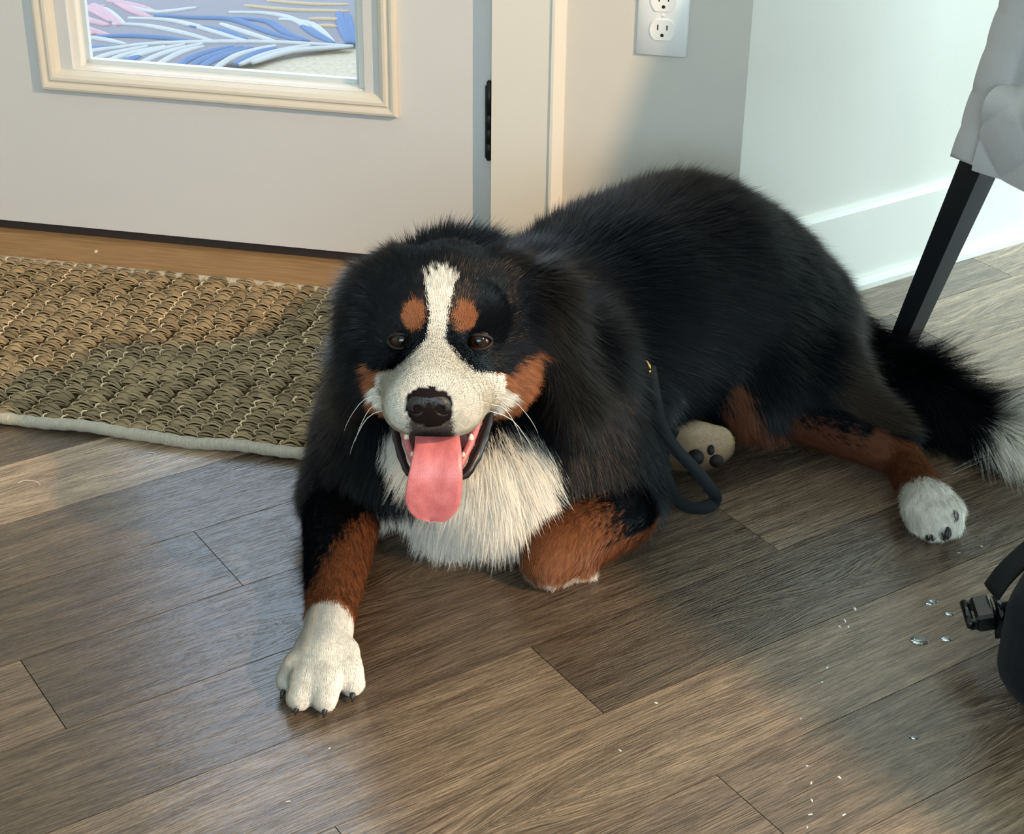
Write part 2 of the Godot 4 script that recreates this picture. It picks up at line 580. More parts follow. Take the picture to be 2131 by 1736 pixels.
func build_door(W: Material, T: Material) -> void:
	var D := painted(srgb(213, 213, 213), 0.45, 21)
	var zf := -0.008
	var x0 := -1.182
	var x1 := -0.3585
	var ox0 := -0.995
	var ox1 := -0.545
	var oy0 := 0.30
	var oy1 := 1.86
	var st := new_st()
	st.set_smooth_group(-1)
	var zb := zf - 0.044
	append_box(st, Vector3(x0, 0.046, zb), Vector3(ox0, 2.05, zf))
	append_box(st, Vector3(ox1, 0.046, zb), Vector3(x1, 2.05, zf))
	append_box(st, Vector3(ox0, 0.046, zb), Vector3(ox1, oy0, zf))
	append_box(st, Vector3(ox0, oy1, zb), Vector3(ox1, 2.05, zf))
	var door := struct("door_1", done(st), D, "greige exterior door with a large glass panel")
	# mitred moulding round the glass
	var prof := PackedVector2Array([Vector2(0, 0), Vector2(0.009, 0), Vector2(0.0125, 0.0025), Vector2(0.0135, 0.006), Vector2(0.0125, 0.0095), Vector2(0.0095, 0.012), Vector2(0.0095, 0.014), Vector2(0.012, 0.017), Vector2(0.0118, 0.021), Vector2(0.008, 0.026), Vector2(0.002, 0.030), Vector2(-0.006, 0.034), Vector2(-0.03, 0.034), Vector2(-0.03, 0.0)])
	var mx0 := -1.045
	var mx1 := -0.494
	var my0 := 0.268
	var my1 := 1.90
	var corner := [Vector3(mx0, my0, zf), Vector3(mx1, my0, zf), Vector3(mx1, my1, zf), Vector3(mx0, my1, zf)]
	var inward := [Vector3.UP, Vector3.LEFT, Vector3.DOWN, Vector3.RIGHT]
	var M := painted(srgb(220, 212, 198), 0.36, 33)
	for k in 4:
		var s2 := new_st()
		s2.set_smooth_group(-1)
		append_extrude(s2, prof, corner[k], corner[(k + 1) % 4], Vector3(0, 0, 1), inward[k], Vector2(1, 1))
		part("glass_moulding", done(s2), M, door)
	part("pane", box(Vector3(-0.99, 0.3, zf - 0.026), Vector3(-0.55, 1.862, zf - 0.022)), glass(), door)
	var spacer := plain(srgb(205, 212, 214), 0.4)
	for b in [[Vector3(-0.99, 0.302, zf - 0.036), Vector3(-0.55, 0.309, zf - 0.027)], [Vector3(-0.985, 0.302, zf - 0.036), Vector3(-0.978, 1.85, zf - 0.027)], [Vector3(-0.565, 0.302, zf - 0.036), Vector3(-0.558, 1.85, zf - 0.027)]]:
		part("glass_spacer", box(b[0], b[1]), spacer, door)
	for b in [[Vector3(-1.012, 0.300, zf - 0.030), Vector3(-0.985, 1.868, zf - 0.012)], [Vector3(-0.557, 0.300, zf - 0.030), Vector3(-0.527, 1.868, zf - 0.012)]]:
		part("glass_stop", box(b[0], b[1], 0.002), T, door)
	part("door_sweep", box(Vector3(x0 + 0.003, 0.031, zb + 0.004), Vector3(x1 - 0.003, 0.047, zf - 0.004)), plain(srgb(40, 34, 32), 0.7), door, "dark rubber door sweep")
	var dark := plain(srgb(34, 35, 37), 0.42, 0.5, 0.55)
	var hinge := part("hinge", lathe(PackedVector2Array([Vector2(0, 0.214), Vector2(0.004, 0.2145), Vector2(0.0045, 0.217), Vector2(0.0062, 0.219), Vector2(0.0062, 0.2395), Vector2(0.0056, 0.240), Vector2(0.0062, 0.2405), Vector2(0.0062, 0.261), Vector2(0.0056, 0.2615), Vector2(0.0062, 0.262), Vector2(0.0062, 0.282), Vector2(0.0056, 0.2825), Vector2(0.0062, 0.283), Vector2(0.0062, 0.3245), Vector2(0.0045, 0.3255), Vector2(0.004, 0.330), Vector2(0.0025, 0.3325), Vector2(0, 0.333)]), 14, Transform3D(Basis(), Vector3(-0.3605, 0, zf + 0.005))), dark, door, "dark metal hinge barrel")
	part("hinge_leaf", box(Vector3(-0.3605, 0.222, zf - 0.03), Vector3(-0.3575, 0.324, zf + 0.003)), dark, hinge)
	# frame round the door: jambs with a dark weather strip in the gap
	var jamb := new_st()
	jamb.set_smooth_group(-1)
	append_box(jamb, Vector3(-0.3525, 0.0, -0.128), Vector3(-0.330, 2.08, 0.001))
	append_box(jamb, Vector3(-1.21, 0.0, -0.128), Vector3(-1.187, 2.08, 0.001))
	append_box(jamb, Vector3(-1.19, 2.056, -0.128), Vector3(-0.35, 2.08, 0.001))
	var jm := struct("trim_3", done(jamb), T, "white door jamb")
	part("weather_strip", box(Vector3(-0.3600, 0.03, zb - 0.012), Vector3(-0.3520, 2.05, zf - 0.016)), plain(srgb(28, 27, 27), 0.8), jm)
	part("weather_strip", box(Vector3(-1.188, 0.03, zb - 0.012), Vector3(-1.180, 2.05, zf - 0.016)), plain(srgb(28, 27, 27), 0.8), jm)
	# casing: flat face with a bevelled outer edge
	var cp := PackedVector2Array([Vector2(0, 0), Vector2(0.0155, 0), Vector2(0.0155, 0.083), Vector2(0.0185, 0.0845), Vector2(0.0185, 0.0885), Vector2(0.004, 0.1015), Vector2(0.0, 0.102)])
	struct("trim_1", extrude(cp, Vector3(-0.3535, 0, 0), Vector3(-0.3535, 2.08, 0), Vector3(0, 0, 1), Vector3.RIGHT), T, "white door casing with a bevelled edge")
	struct("trim_2", extrude(cp, Vector3(-1.187, 0, 0), Vector3(-1.187, 2.08, 0), Vector3(0, 0, 1), Vector3.LEFT), T, "white door casing on the latch side")
	struct("trim_4", extrude(cp, Vector3(-1.29, 2.06, 0), Vector3(-0.25, 2.06, 0), Vector3(0, 0, 1), Vector3.UP), T, "white door casing over the door")
	# oak threshold
	var oak := plain(Color.WHITE, 0.5, 0.4)
	oak.albedo_texture = noise_tex(77, 0.02, srgb(128, 98, 66), srgb(166, 132, 92), 512)
	oak.uv1_triplanar = true
	oak.uv1_world_triplanar = true
	oak.uv1_scale = Vector3(0.9, 26, 26)
	var tp := PackedVector2Array([Vector2(-0.12, 0), Vector2(0.050, 0), Vector2(0.050, 0.008), Vector2(0.044, 0.013), Vector2(0.012, 0.029), Vector2(0.004, 0.031), Vector2(-0.12, 0.031)])
	var thr := struct("trim_5", extrude(tp, Vector3(-1.187, 0, 0), Vector3(-0.352, 0, 0), Vector3(0, 0, 1)), oak, "oak threshold under the door")
	part("screw_hole", lathe(PackedVector2Array([Vector2(0, 0), Vector2(0.0025, 0.0), Vector2(0.003, -0.001)]), 10, Transform3D(Basis(Vector3.RIGHT, 0.45), Vector3(-0.975, 0.0235, 0.0255))), plain(srgb(210, 205, 196), 0.4), thr)

func build_outlet() -> void:
	var o := thing("wall_outlet", "white duplex electrical outlet on the wall right of the door", "outlet")
	o.position = Vector3(-0.119, 0.444, 0)
	var white := plain(srgb(248, 248, 246), 0.3)
	var st := new_st()
	append_box(st, Vector3(-0.035, -0.057, 0), Vector3(0.035, 0.057, 0.0055), 0.0035)
	part("cover_plate", done(st), white, o)
	var black := plain(srgb(20, 20, 20), 0.8)
	for s in [-1.0, 1.0]:
		var c: float = 0.0195 * s
		# face: circle with flattened top and bottom
		var p := PackedVector2Array()
		for k in 40:
			var a := TAU * k / 40.0
			p.append(Vector2(cos(a) * 0.0172, clampf(sin(a) * 0.0172, -0.0138, 0.0138)))
		var f := slab(p, 0.0, 0.0075, 0.0009)
		var face := part("receptacle", f, white, o)
		face.transform = Transform3D(Basis(Vector3.RIGHT, PI / 2), Vector3(0, c, 0))
		# holes, sunk to the face: slots above, round ground below
		var depth := 0.0072
		for k in 2:
			var hh := 0.0038 if k == 0 else 0.0032
			part("slot", box(Vector3(-0.0009 + (k * 2 - 1) * 0.0063, depth, -0.0035 - hh), Vector3(0.0009 + (k * 2 - 1) * 0.0063, 0.0077, -0.0035 + hh)), black, face)
		var hole := lathe(PackedVector2Array([Vector2(0, 0.0077), Vector2(0.0024, 0.0077), Vector2(0.0024, depth)]), 14, Transform3D(Basis(), Vector3(0, 0, 0.0072)))
		part("ground_hole", hole, black, face)
	part("screw", lathe(PackedVector2Array([Vector2(0, 0.0068), Vector2(0.002, 0.0066), Vector2(0.0028, 0.0055)]), 12, Transform3D(Basis(Vector3.RIGHT, PI / 2), Vector3.ZERO)), white, o)

# ---------------------------------------------------------------- outside the door
func build_outside() -> void:
	var conc := plain(Color.WHITE, 0.9, 0.3)
	conc.albedo_texture = noise_tex(8, 0.09, srgb(158, 146, 124), srgb(186, 174, 152), 512, false, 5)
	conc.uv1_triplanar = true
	conc.uv1_world_triplanar = true
	conc.uv1_scale = Vector3(1.3, 1.3, 1.3)
	struct("floor_patio", slab(rect(-5.5, -6.0, 0.4, -0.131), -0.2, -0.075), conc, "pale concrete patio outside the door")
	var rug := thing("outdoor_rug", "grey outdoor rug with blue and pink tropical leaves seen through the door glass", "rug")
	var ring := PackedVector2Array()
	for c in [Vector2(-3.4, 1.7), Vector2(-1.70, 1.7), Vector2(-1.70, -1.1), Vector2(-3.4, -1.1)]:
		var v := el(c.x, c.y)
		ring.append(Vector2(v.x, v.z))
	var grey := fabric(srgb(128, 124, 130), 0.95, 61, 5.0, 0.12)
	part("rug_base", slab(ring, -0.075, -0.062, 0.003), grey, rug)
	var kinds := {
		"leaf_tuft": [srgb(206, 208, 206), 0.0110, [[[-0.979, -1.384], [-1.167, -1.368], [-1.317, -1.331], [-1.457, -1.273], [-1.562, -1.17]], [[-1.561, -1.475], [-1.471, -1.481], [-1.386, -1.451], [-1.266, -1.383], [-1.21, -1.357]], [[-1.577, -1.42], [-1.496, -1.424], [-1.385, -1.386], [-1.298, -1.343]], [[-1.621, -1.303], [-1.552, -1.296], [-1.481, -1.274]], [[-1.331, -1.482], [-1.26, -1.433], [-1.16, -1.375]], [[-1.347, -1.581], [-1.242, -1.59], [-1.159, -1.542], [-1.076, -1.43]], [[-1.211, -1.554], [-1.127, -1.533], [-1.03, -1.402]], [[-1.545, -1.144], [-1.532, -1.208], [-1.477, -1.252]], [[-1.514, -1.115], [-1.487, -1.189], [-1.429, -1.272]], [[-1.478, -1.117], [-1.449, -1.198], [-1.391, -1.281]], [[-1.446, -1.125], [-1.413, -1.222], [-1.354, -1.306]], [[-1.398, -1.13], [-1.371, -1.232], [-1.317, -1.32]], [[-1.356, -1.126], [-1.338, -1.241], [-1.306, -1.302]], [[-1.224, -1.144], [-1.207, -1.258], [-1.151, -1.348]], [[-1.183, -1.19], [-1.141, -1.29], [-1.076, -1.37]], [[-1.159, -1.21], [-1.103, -1.314], [-0.983, -1.382]], [[-1.649, -1.541], [-1.551, -1.427]], [[-1.617, -1.584], [-1.518, -1.538], [-1.439, -1.602]]]],
		"blue_leaf_tuft": [srgb(104, 132, 174), 0.0130, [[[-1.509, -1.514], [-1.41, -1.513], [-1.315, -1.52], [-1.19, -1.434], [-1.105, -1.391]], [[-1.395, -1.449], [-1.304, -1.422], [-1.231, -1.376]], [[-1.57, -1.316], [-1.484, -1.337], [-1.389, -1.337], [-1.338, -1.326]], [[-1.321, -1.535], [-1.23, -1.524], [-1.155, -1.443], [-1.088, -1.396]], [[-1.14, -1.513], [-1.081, -1.445], [-1.028, -1.395]], [[-1.09, -1.646], [-1.051, -1.535], [-0.994, -1.403]], [[-1.067, -1.634], [-1.029, -1.524], [-0.981, -1.406]], [[-1.567, -1.192], [-1.538, -1.222], [-1.502, -1.246]], [[-1.442, -1.126], [-1.417, -1.198]], [[-1.306, -1.123], [-1.298, -1.22], [-1.243, -1.318]], [[-1.283, -1.122], [-1.268, -1.213], [-1.22, -1.32]], [[-1.258, -1.128], [-1.243, -1.219], [-1.198, -1.321]], [[-1.191, -1.188], [-1.17, -1.282], [-1.144, -1.327]]]],
		"pink_petal_tuft": [srgb(216, 176, 182), 0.014, [[[-1.706, -1.491], [-1.689, -1.53], [-1.655, -1.557]], [[-1.676, -1.412], [-1.614, -1.361], [-1.547, -1.329]], [[-1.683, -1.462], [-1.628, -1.425], [-1.579, -1.403]], [[-1.69, -1.566], [-1.612, -1.48], [-1.553, -1.41]], [[-1.668, -1.608], [-1.583, -1.575], [-1.518, -1.538]], [[-1.656, -1.367], [-1.621, -1.343], [-1.585, -1.328]], [[-1.71, -1.543], [-1.653, -1.504], [-1.583, -1.436]], [[-1.642, -1.596], [-1.563, -1.527], [-1.508, -1.489]]]],
		"cream_leaf_tuft": [srgb(206, 184, 150), 0.011, [[[-1.291, -1.703], [-1.178, -1.695], [-1.086, -1.718]], [[-1.331, -1.647], [-1.208, -1.634], [-1.069, -1.66]], [[-1.144, -1.571], [-1.048, -1.587]], [[-1.105, -1.522], [-1.058, -1.525]]]],
	}
	var drawn := []
	for called in kinds:
		var k: Array = kinds[called]
		var m := fabric(k[0], 0.95, 90 + int(k[1] * 9000), 14.0, 0.3)
		for stroke in k[2]:
			var pts := []
			for q in stroke:
				pts.append(Vector3(q[0], -0.062, q[1]))
			var path := smooth_path(pts, 14)
			var rad := PackedFloat32Array()
			for i in 14:
				rad.append(k[1] * (0.35 + 0.65 * sin(PI * (0.12 + 0.8 * i / 13.0))))
			drawn.append(part(called, tube(path, rad, 8, 0.55), m, rug))
	# the same leaves repeat over the rest of the rug
	for shift in [Vector2(0, 0.95), Vector2(0, -0.74), Vector2(-0.75, 0), Vector2(-0.75, 0.95), Vector2(-0.75, -0.74)]:
		for o in drawn:
			var c: MeshInstance3D = o.duplicate()
			c.name = String(o.name).rstrip("0123456789")
			rug.add_child(c, true)
			c.position = el(shift.x, shift.y)

# ---------------------------------------------------------------- out of frame: what shades and what lights
func build_shadow_table_and_lamp() -> void:
	var table := thing("shadow_table", "added unseen table whose stepped top shapes the lamp shadow", "table")  # added out of view; top outline stepped to cast the shadow edges
	var top := PackedVector2Array()
	for c in [Vector2(0.62, 0.020), Vector2(1.24, 0.020), Vector2(1.24, -0.166), Vector2(3.6, -0.166), Vector2(3.6, 0.9), Vector2(0.62, 0.9)]:
		var v := el(c.x, c.y)
		top.append(Vector2(v.x, v.z))
	var wood := plain(srgb(92, 84, 76), 0.4)
	part("table_top", slab(top, 0.885, 0.92), wood, table)
	for c in [Vector2(0.92, 0.66), Vector2(1.75, 0.05), Vector2(3.45, 0.05), Vector2(3.45, 0.8), Vector2(0.92, 0.80)]:
		if c.y == 0.66:
			continue
		var v := el(c.x, c.y)
		part("leg", box(Vector3(-0.03, 0.0, -0.03), Vector3(0.03, 0.885, 0.03), 0.003, Transform3D(Basis(Vector3.UP, PI / 4), v)), wood, table)
	# a small spotlight on a rod, turned towards the door
	var lamp := thing("spot_lamp", "black ceiling spotlight on a rod over the added table", "lamp")
	var at := Vector3(2.32, 1.99, 1.96)
	var aim := (Vector3(-0.22, 0.22, 0.52) - at).normalized()
	var metal := plain(srgb(28, 28, 30), 0.4, 0.5, 0.6)
	part("rod", tube(PackedVector3Array([at - aim * 0.06 + Vector3(0, 0.03, 0), Vector3(at.x - aim.x * 0.06, 2.6, at.z - aim.z * 0.06)]), PackedFloat32Array([0.007, 0.007]), 10, 1.0, Vector3.RIGHT), metal, lamp)
	var hx := Transform3D(Basis.looking_at(aim), at) * Transform3D(Basis(Vector3.RIGHT, -PI / 2), Vector3.ZERO)
	part("housing", lathe(PackedVector2Array([Vector2(0, -0.13), Vector2(0.03, -0.125), Vector2(0.045, -0.10), Vector2(0.05, -0.012), Vector2(0.047, -0.012), Vector2(0.042, -0.05), Vector2(0, -0.06)]), 24, hx), metal, lamp)
	var glow := plain(srgb(255, 226, 180), 0.5)
	glow.emission_enabled = true
	glow.emission = srgb(255, 220, 172)
	glow.emission_energy_multiplier = 4.0
	part("lamp_lens", lathe(PackedVector2Array([Vector2(0, -0.036), Vector2(0.03, -0.038), Vector2(0.042, -0.042)]), 24, hx), glow, lamp)
	var o := SpotLight3D.new()
	o.name = "lamp_light"
	o.transform = Transform3D(Basis.looking_at(aim), at)
	o.light_color = LAMP_COLOR
	o.light_energy = LAMP_ENERGY
	o.light_size = 0.035
	o.spot_range = 12.0
	o.spot_attenuation = 2.0
	o.spot_angle = 22.0
	o.spot_angle_attenuation = 0.9
	o.shadow_enabled = true
	lamp.add_child(o)

# ---------------------------------------------------------------- the dog: tapered capsules joined with a smooth minimum, meshed as surface nets
var bA := PackedVector3Array()
var bD := PackedVector3Array()
var bI := PackedFloat32Array()
var bR := PackedFloat32Array()
var bS := PackedFloat32Array()
var bQ := PackedVector3Array()   # squash axis * (factor - 1), zero for round bones
var bF := PackedVector3Array()   # the way the coat lies
var bL := PackedFloat32Array()   # length of the coat
var bName := []

# head frame: origin between the eyes, r to the dog's left, u up, f along the muzzle
const HO := Vector3(-0.2367, 0.3219, 0.7897)
const HR := Vector3(0.9907, 0.0393, -0.1301)
const HU := Vector3(-0.0652, 0.9774, -0.2013)
const HF := Vector3(0.1192, 0.2079, 0.9709)

func hd(r: float, u: float, f: float) -> Vector3:
	return HO + HR * r + HU * u + HF * f

func hdir(r: float, u: float, f: float) -> Vector3:
	return (HR * r + HU * u + HF * f).normalized()

func hloc(p: Vector3) -> Vector3:
	var d := p - HO
	return Vector3(d.dot(HR), d.dot(HU), d.dot(HF))

func bone(called: String, a: Vector3, ra: float, b: Vector3, rb: float, flow: Vector3, hair: float, squash := Vector3.ZERO) -> void:
	bName.append(called)
	bA.append(a)
	var d := b - a
	bD.append(d)
	bI.append(1.0 / maxf(d.length_squared(), 1e-9))
	bR.append(ra)
	bS.append(rb - ra)
	bQ.append(squash)
	bF.append(flow.normalized())
	bL.append(hair)

func bone_dist(i: int, p: Vector3) -> float:
	var q := p - bA[i]
	var d := bD[i]
	var h := clampf(q.dot(d) * bI[i], 0.0, 1.0)
	q -= d * h
	var s := bQ[i]
	if s != Vector3.ZERO:
		q += s.normalized() * q.dot(s)
	return q.length() - (bR[i] + bS[i] * h)

func blend(ids: PackedInt32Array, p: Vector3, k: float) -> float:
	var d := 1e3
	for i in ids:
		var q := p - bA[i]
		var dd := bD[i]
		var h := clampf(q.dot(dd) * bI[i], 0.0, 1.0)
		q -= dd * h
		var s := bQ[i]
		if s != Vector3.ZERO:
			q += s.normalized() * q.dot(s)
		var e := q.length() - (bR[i] + bS[i] * h)
		var t := maxf(k - absf(d - e), 0.0) / k
		d = minf(d, e) - t * t * k * 0.25
	return d

# meshes the bones listed in ids; returns [vertices, triangle indices]; extra: a callable that carves the field
func nets(ids: PackedInt32Array, cell: float, k: float, lo: Vector3, hi: Vector3, carve := false) -> Array:
	var B := 4
	var nb := Vector3i(((hi - lo) / (cell * B)).ceil()) + Vector3i.ONE
	var n := nb * B
	var val := PackedFloat32Array()
	val.resize(n.x * n.y * n.z)
	var sy := n.x
	var sz := n.x * n.y
	var active := []
	var half := B * cell * 0.5
	var reach := half * 1.733 + cell * 1.6 + k * 0.25
	for bz in nb.z:
		for by in nb.y:
			for bx in nb.x:
				var c := lo + Vector3(bx, by, bz) * (B * cell) + Vector3.ONE * half
				var dmin := 1e3
				var ds := PackedFloat32Array()
				for i in ids:
					var e := bone_dist(i, c)
					ds.append(e)
					dmin = minf(dmin, e)
				var near := PackedInt32Array()
				for j in ids.size():
					if ds[j] < dmin + half * 3.5 + k:
						near.append(ids[j])
				var dc := blend(near, c, k)
				var live := absf(dc) < reach
				if live:
					active.append(Vector3i(bx, by, bz))
				for z in B:
					for y in B:
						var row := (bz * B + z) * sz + (by * B + y) * sy + bx * B
						for x in B:
							if live:
								var p := lo + Vector3(bx * B + x, by * B + y, bz * B + z) * cell
								var d := blend(near, p, k)
								if carve:
									d = carve_head(p, d)
								val[row + x] = d
							else:
								val[row + x] = dc
	var vid := PackedInt32Array()
	vid.resize(val.size())
	vid.fill(-1)
	var verts := PackedVector3Array()
	var cells := PackedInt32Array()
	var off := [0, 1, sy, sy + 1, sz, sz + 1, sz + sy, sz + sy + 1]
	var corner := [Vector3(0, 0, 0), Vector3(1, 0, 0), Vector3(0, 1, 0), Vector3(1, 1, 0), Vector3(0, 0, 1), Vector3(1, 0, 1), Vector3(0, 1, 1), Vector3(1, 1, 1)]
	var edges := [[0, 1], [2, 3], [4, 5], [6, 7], [0, 2], [1, 3], [4, 6], [5, 7], [0, 4], [1, 5], [2, 6], [3, 7]]
	for bl in active:
		for z in B:
			for y in B:
				for x in B:
					var g: Vector3i = bl * B + Vector3i(x, y, z)
					if g.x >= n.x - 1 or g.y >= n.y - 1 or g.z >= n.z - 1:
						continue
					var at := g.z * sz + g.y * sy + g.x
					var inside := 0
					for o in off:
						if val[at + o] < 0.0:
							inside += 1
					if inside == 0 or inside == 8:
						continue
					var sum := Vector3.ZERO
					var cnt := 0
					for e in edges:
						var a: float = val[at + off[e[0]]]
						var b: float = val[at + off[e[1]]]
						if (a < 0.0) != (b < 0.0):
							sum += corner[e[0]].lerp(corner[e[1]], a / (a - b))
							cnt += 1
					vid[at] = verts.size()
					verts.append(lo + (Vector3(g) + sum / cnt) * cell)
					cells.append(at)
	var tris := PackedInt32Array()
	var axis := [[1, sy, sz], [sy, sz, 1], [sz, 1, sy]]
	for ci in cells.size():
		var at := cells[ci]
		for ax in axis:
			var a := val[at]
			var b: float = val[at + ax[0]]
			if (a < 0.0) == (b < 0.0):
				continue
			var v0 := vid[at]
			var v1: int = vid[at - ax[1]] if at - ax[1] >= 0 else -1
			var v2: int = vid[at - ax[1] - ax[2]] if at - ax[1] - ax[2] >= 0 else -1
			var v3: int = vid[at - ax[2]] if at - ax[2] >= 0 else -1
			if v1 < 0 or v2 < 0 or v3 < 0:
				continue
			if a < 0.0:
				tris.append_array([v0, v2, v1, v0, v3, v2])
			else:
				tris.append_array([v0, v1, v2, v0, v2, v3])
	return [verts, tris]

func net_normals(v: PackedVector3Array, t: PackedInt32Array) -> PackedVector3Array:
	var n := PackedVector3Array()
	n.resize(v.size())
	for i in range(0, t.size(), 3):
		var f := (v[t[i + 2]] - v[t[i]]).cross(v[t[i + 1]] - v[t[i]])
		n[t[i]] += f
		n[t[i + 1]] += f
		n[t[i + 2]] += f
	for i in n.size():
		n[i] = n[i].normalized()
	return n

const BLACK := Color(0.0045, 0.0060, 0.0090)
const RUST := Color(0.31, 0.118, 0.050)
const WHITE := Color(0.90, 0.86, 0.77)
const SHADED_RUST := Color(0.175, 0.066, 0.034)  # rust with the shade on the hind leg put into its colour
const EAR := Color(0.0125, 0.0108, 0.0100)  # black lightened to brown-grey for the sheen on the ear hair
const BREECH := Color(0.040, 0.030, 0.023)
const TAN := Color(0.55, 0.40, 0.25)

func ell(p: Vector3, c: Vector3, r: float) -> float:
	return p.distance_to(c) / r

# markings of the coat: where each dye lies, with hind-leg shade and ear sheen put in
func coat(p: Vector3, id: int, jit: float) -> Color:
	var called: String = bName[id]
	var h := hloc(p)
	match called:
		"cran", "brow", "lip", "cheek", "bridge", "jaw", "mouth_corner":
			var v := h.y * 0.98 - h.z * 0.2 + jit * 0.0012
			var r := absf(h.x) + jit * 0.0012
			var drop := maxf(0.0, -v - 0.001)
			var w := 0.0088 + drop * 0.80 + drop * drop * 7.0
			if v > 0.0:
				w = 0.0088 + smoothstep(0.018, 0.066, v) * 0.0075
			if called == "jaw":
				return WHITE
			# grey lip below the nose
			if h.z > 0.078 and v < -0.071 and r < 0.021 + jit * 0.004:
				return Color(0.16, 0.13, 0.12)
			if v > 0.066 + jit * 0.005 - r * 0.4:
				return BLACK
			if r < w and h.z > -0.075 and (v > -0.030 or h.z > 0.0):
				return WHITE
			if Vector2((r - 0.0245) / 0.0118, (h.y - 0.0250) / 0.0138).length() < 1.0 + jit * 0.14 and h.z > -0.045:
				return RUST
			# cheeks: white lips in front, rust behind them, black round the eyes above
			if h.z > 0.014 and v < -0.030 - maxf(0.0, r - 0.03) * 0.2:
				return WHITE
			if v < -0.098 and h.z > -0.045:
				return WHITE
			var top := -0.0345 + maxf(0.0, r - 0.066) * 1.1
			if v < top + jit * 0.003 and h.z > -0.085 and r < (0.094 if h.x > 0.0 else 0.074):
				return RUST
			return BLACK
		"bib", "bibfront", "neck", "chest", "ruffL", "ruffR", "shoulderL", "shoulderR":
			for s in BIB:
				if p.distance_to(s[0]) < s[1] * (1.0 + jit * 0.08):
					return WHITE
			if called == "shoulderL" and p.y < 0.03 and p.x > -0.37:
				return RUST
			return BLACK
		"forearmL":
			var t := (p - bA[id]).dot(bD[id]) * bI[id]
			var side := (p.x - (bA[id].x + bD[id].x * t)) / 0.03
			if t > 1.12 + jit * 0.03:
				return WHITE
			if side > 1.0 and t > 0.75:
				return WHITE
			return RUST if t + side * 0.42 > 0.62 + jit * 0.12 else BLACK
		"pawL":
			return WHITE if p.z > 0.893 + jit * 0.004 else RUST
		"toe":
			return WHITE
		"forearmR", "wristR":
			var t := (p - bA[id]).dot(bD[id]) * bI[id]
			var side := (p.x - (bA[id].x + bD[id].x * t)) / 0.03
			if p.y < 0.022 and t > 0.7:
				return WHITE if jit > 0.2 else RUST
			return BLACK if called == "forearmR" and t < 0.45 + jit * 0.25 and p.y > 0.05 - side * 0.004 else RUST
		"pawR":
			return WHITE if p.y < 0.014 or p.x < -0.152 else RUST
		"shank", "hock":
			var t := (p - bA[id]).dot(bD[id]) * bI[id]
			var top := p.y - (bA[id].y + bD[id].y * t)
			return BLACK if (top > 0.010 + jit * 0.012 and t < 0.75) or p.x < 0.030 + jit * 0.006 else SHADED_RUST
		"haunch", "calf":
			return BREECH if p.x > 0.158 + jit * 0.014 and p.y > 0.06 else BLACK
		"thigh":
			return SHADED_RUST if p.z > 0.376 and p.x > 0.030 + jit * 0.005 and p.x < 0.066 - (p.y - 0.08) * 0.3 + jit * 0.006 and p.y < 0.122 or (p.y < 0.064 + jit * 0.006 and p.z > 0.372 and p.x > 0.032) else BLACK
		"foot":
			return SHADED_RUST.lerp(RUST, 0.5) if p.z < 0.498 + jit * 0.008 else WHITE
		"toesH":
			return WHITE
		"hindR":
			return TAN
		"tail2":
			var t := (p - bA[id]).dot(bD[id]) * bI[id]
			return WHITE if t > 0.70 + jit * 0.07 else BLACK
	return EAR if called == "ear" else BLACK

var BIB := []

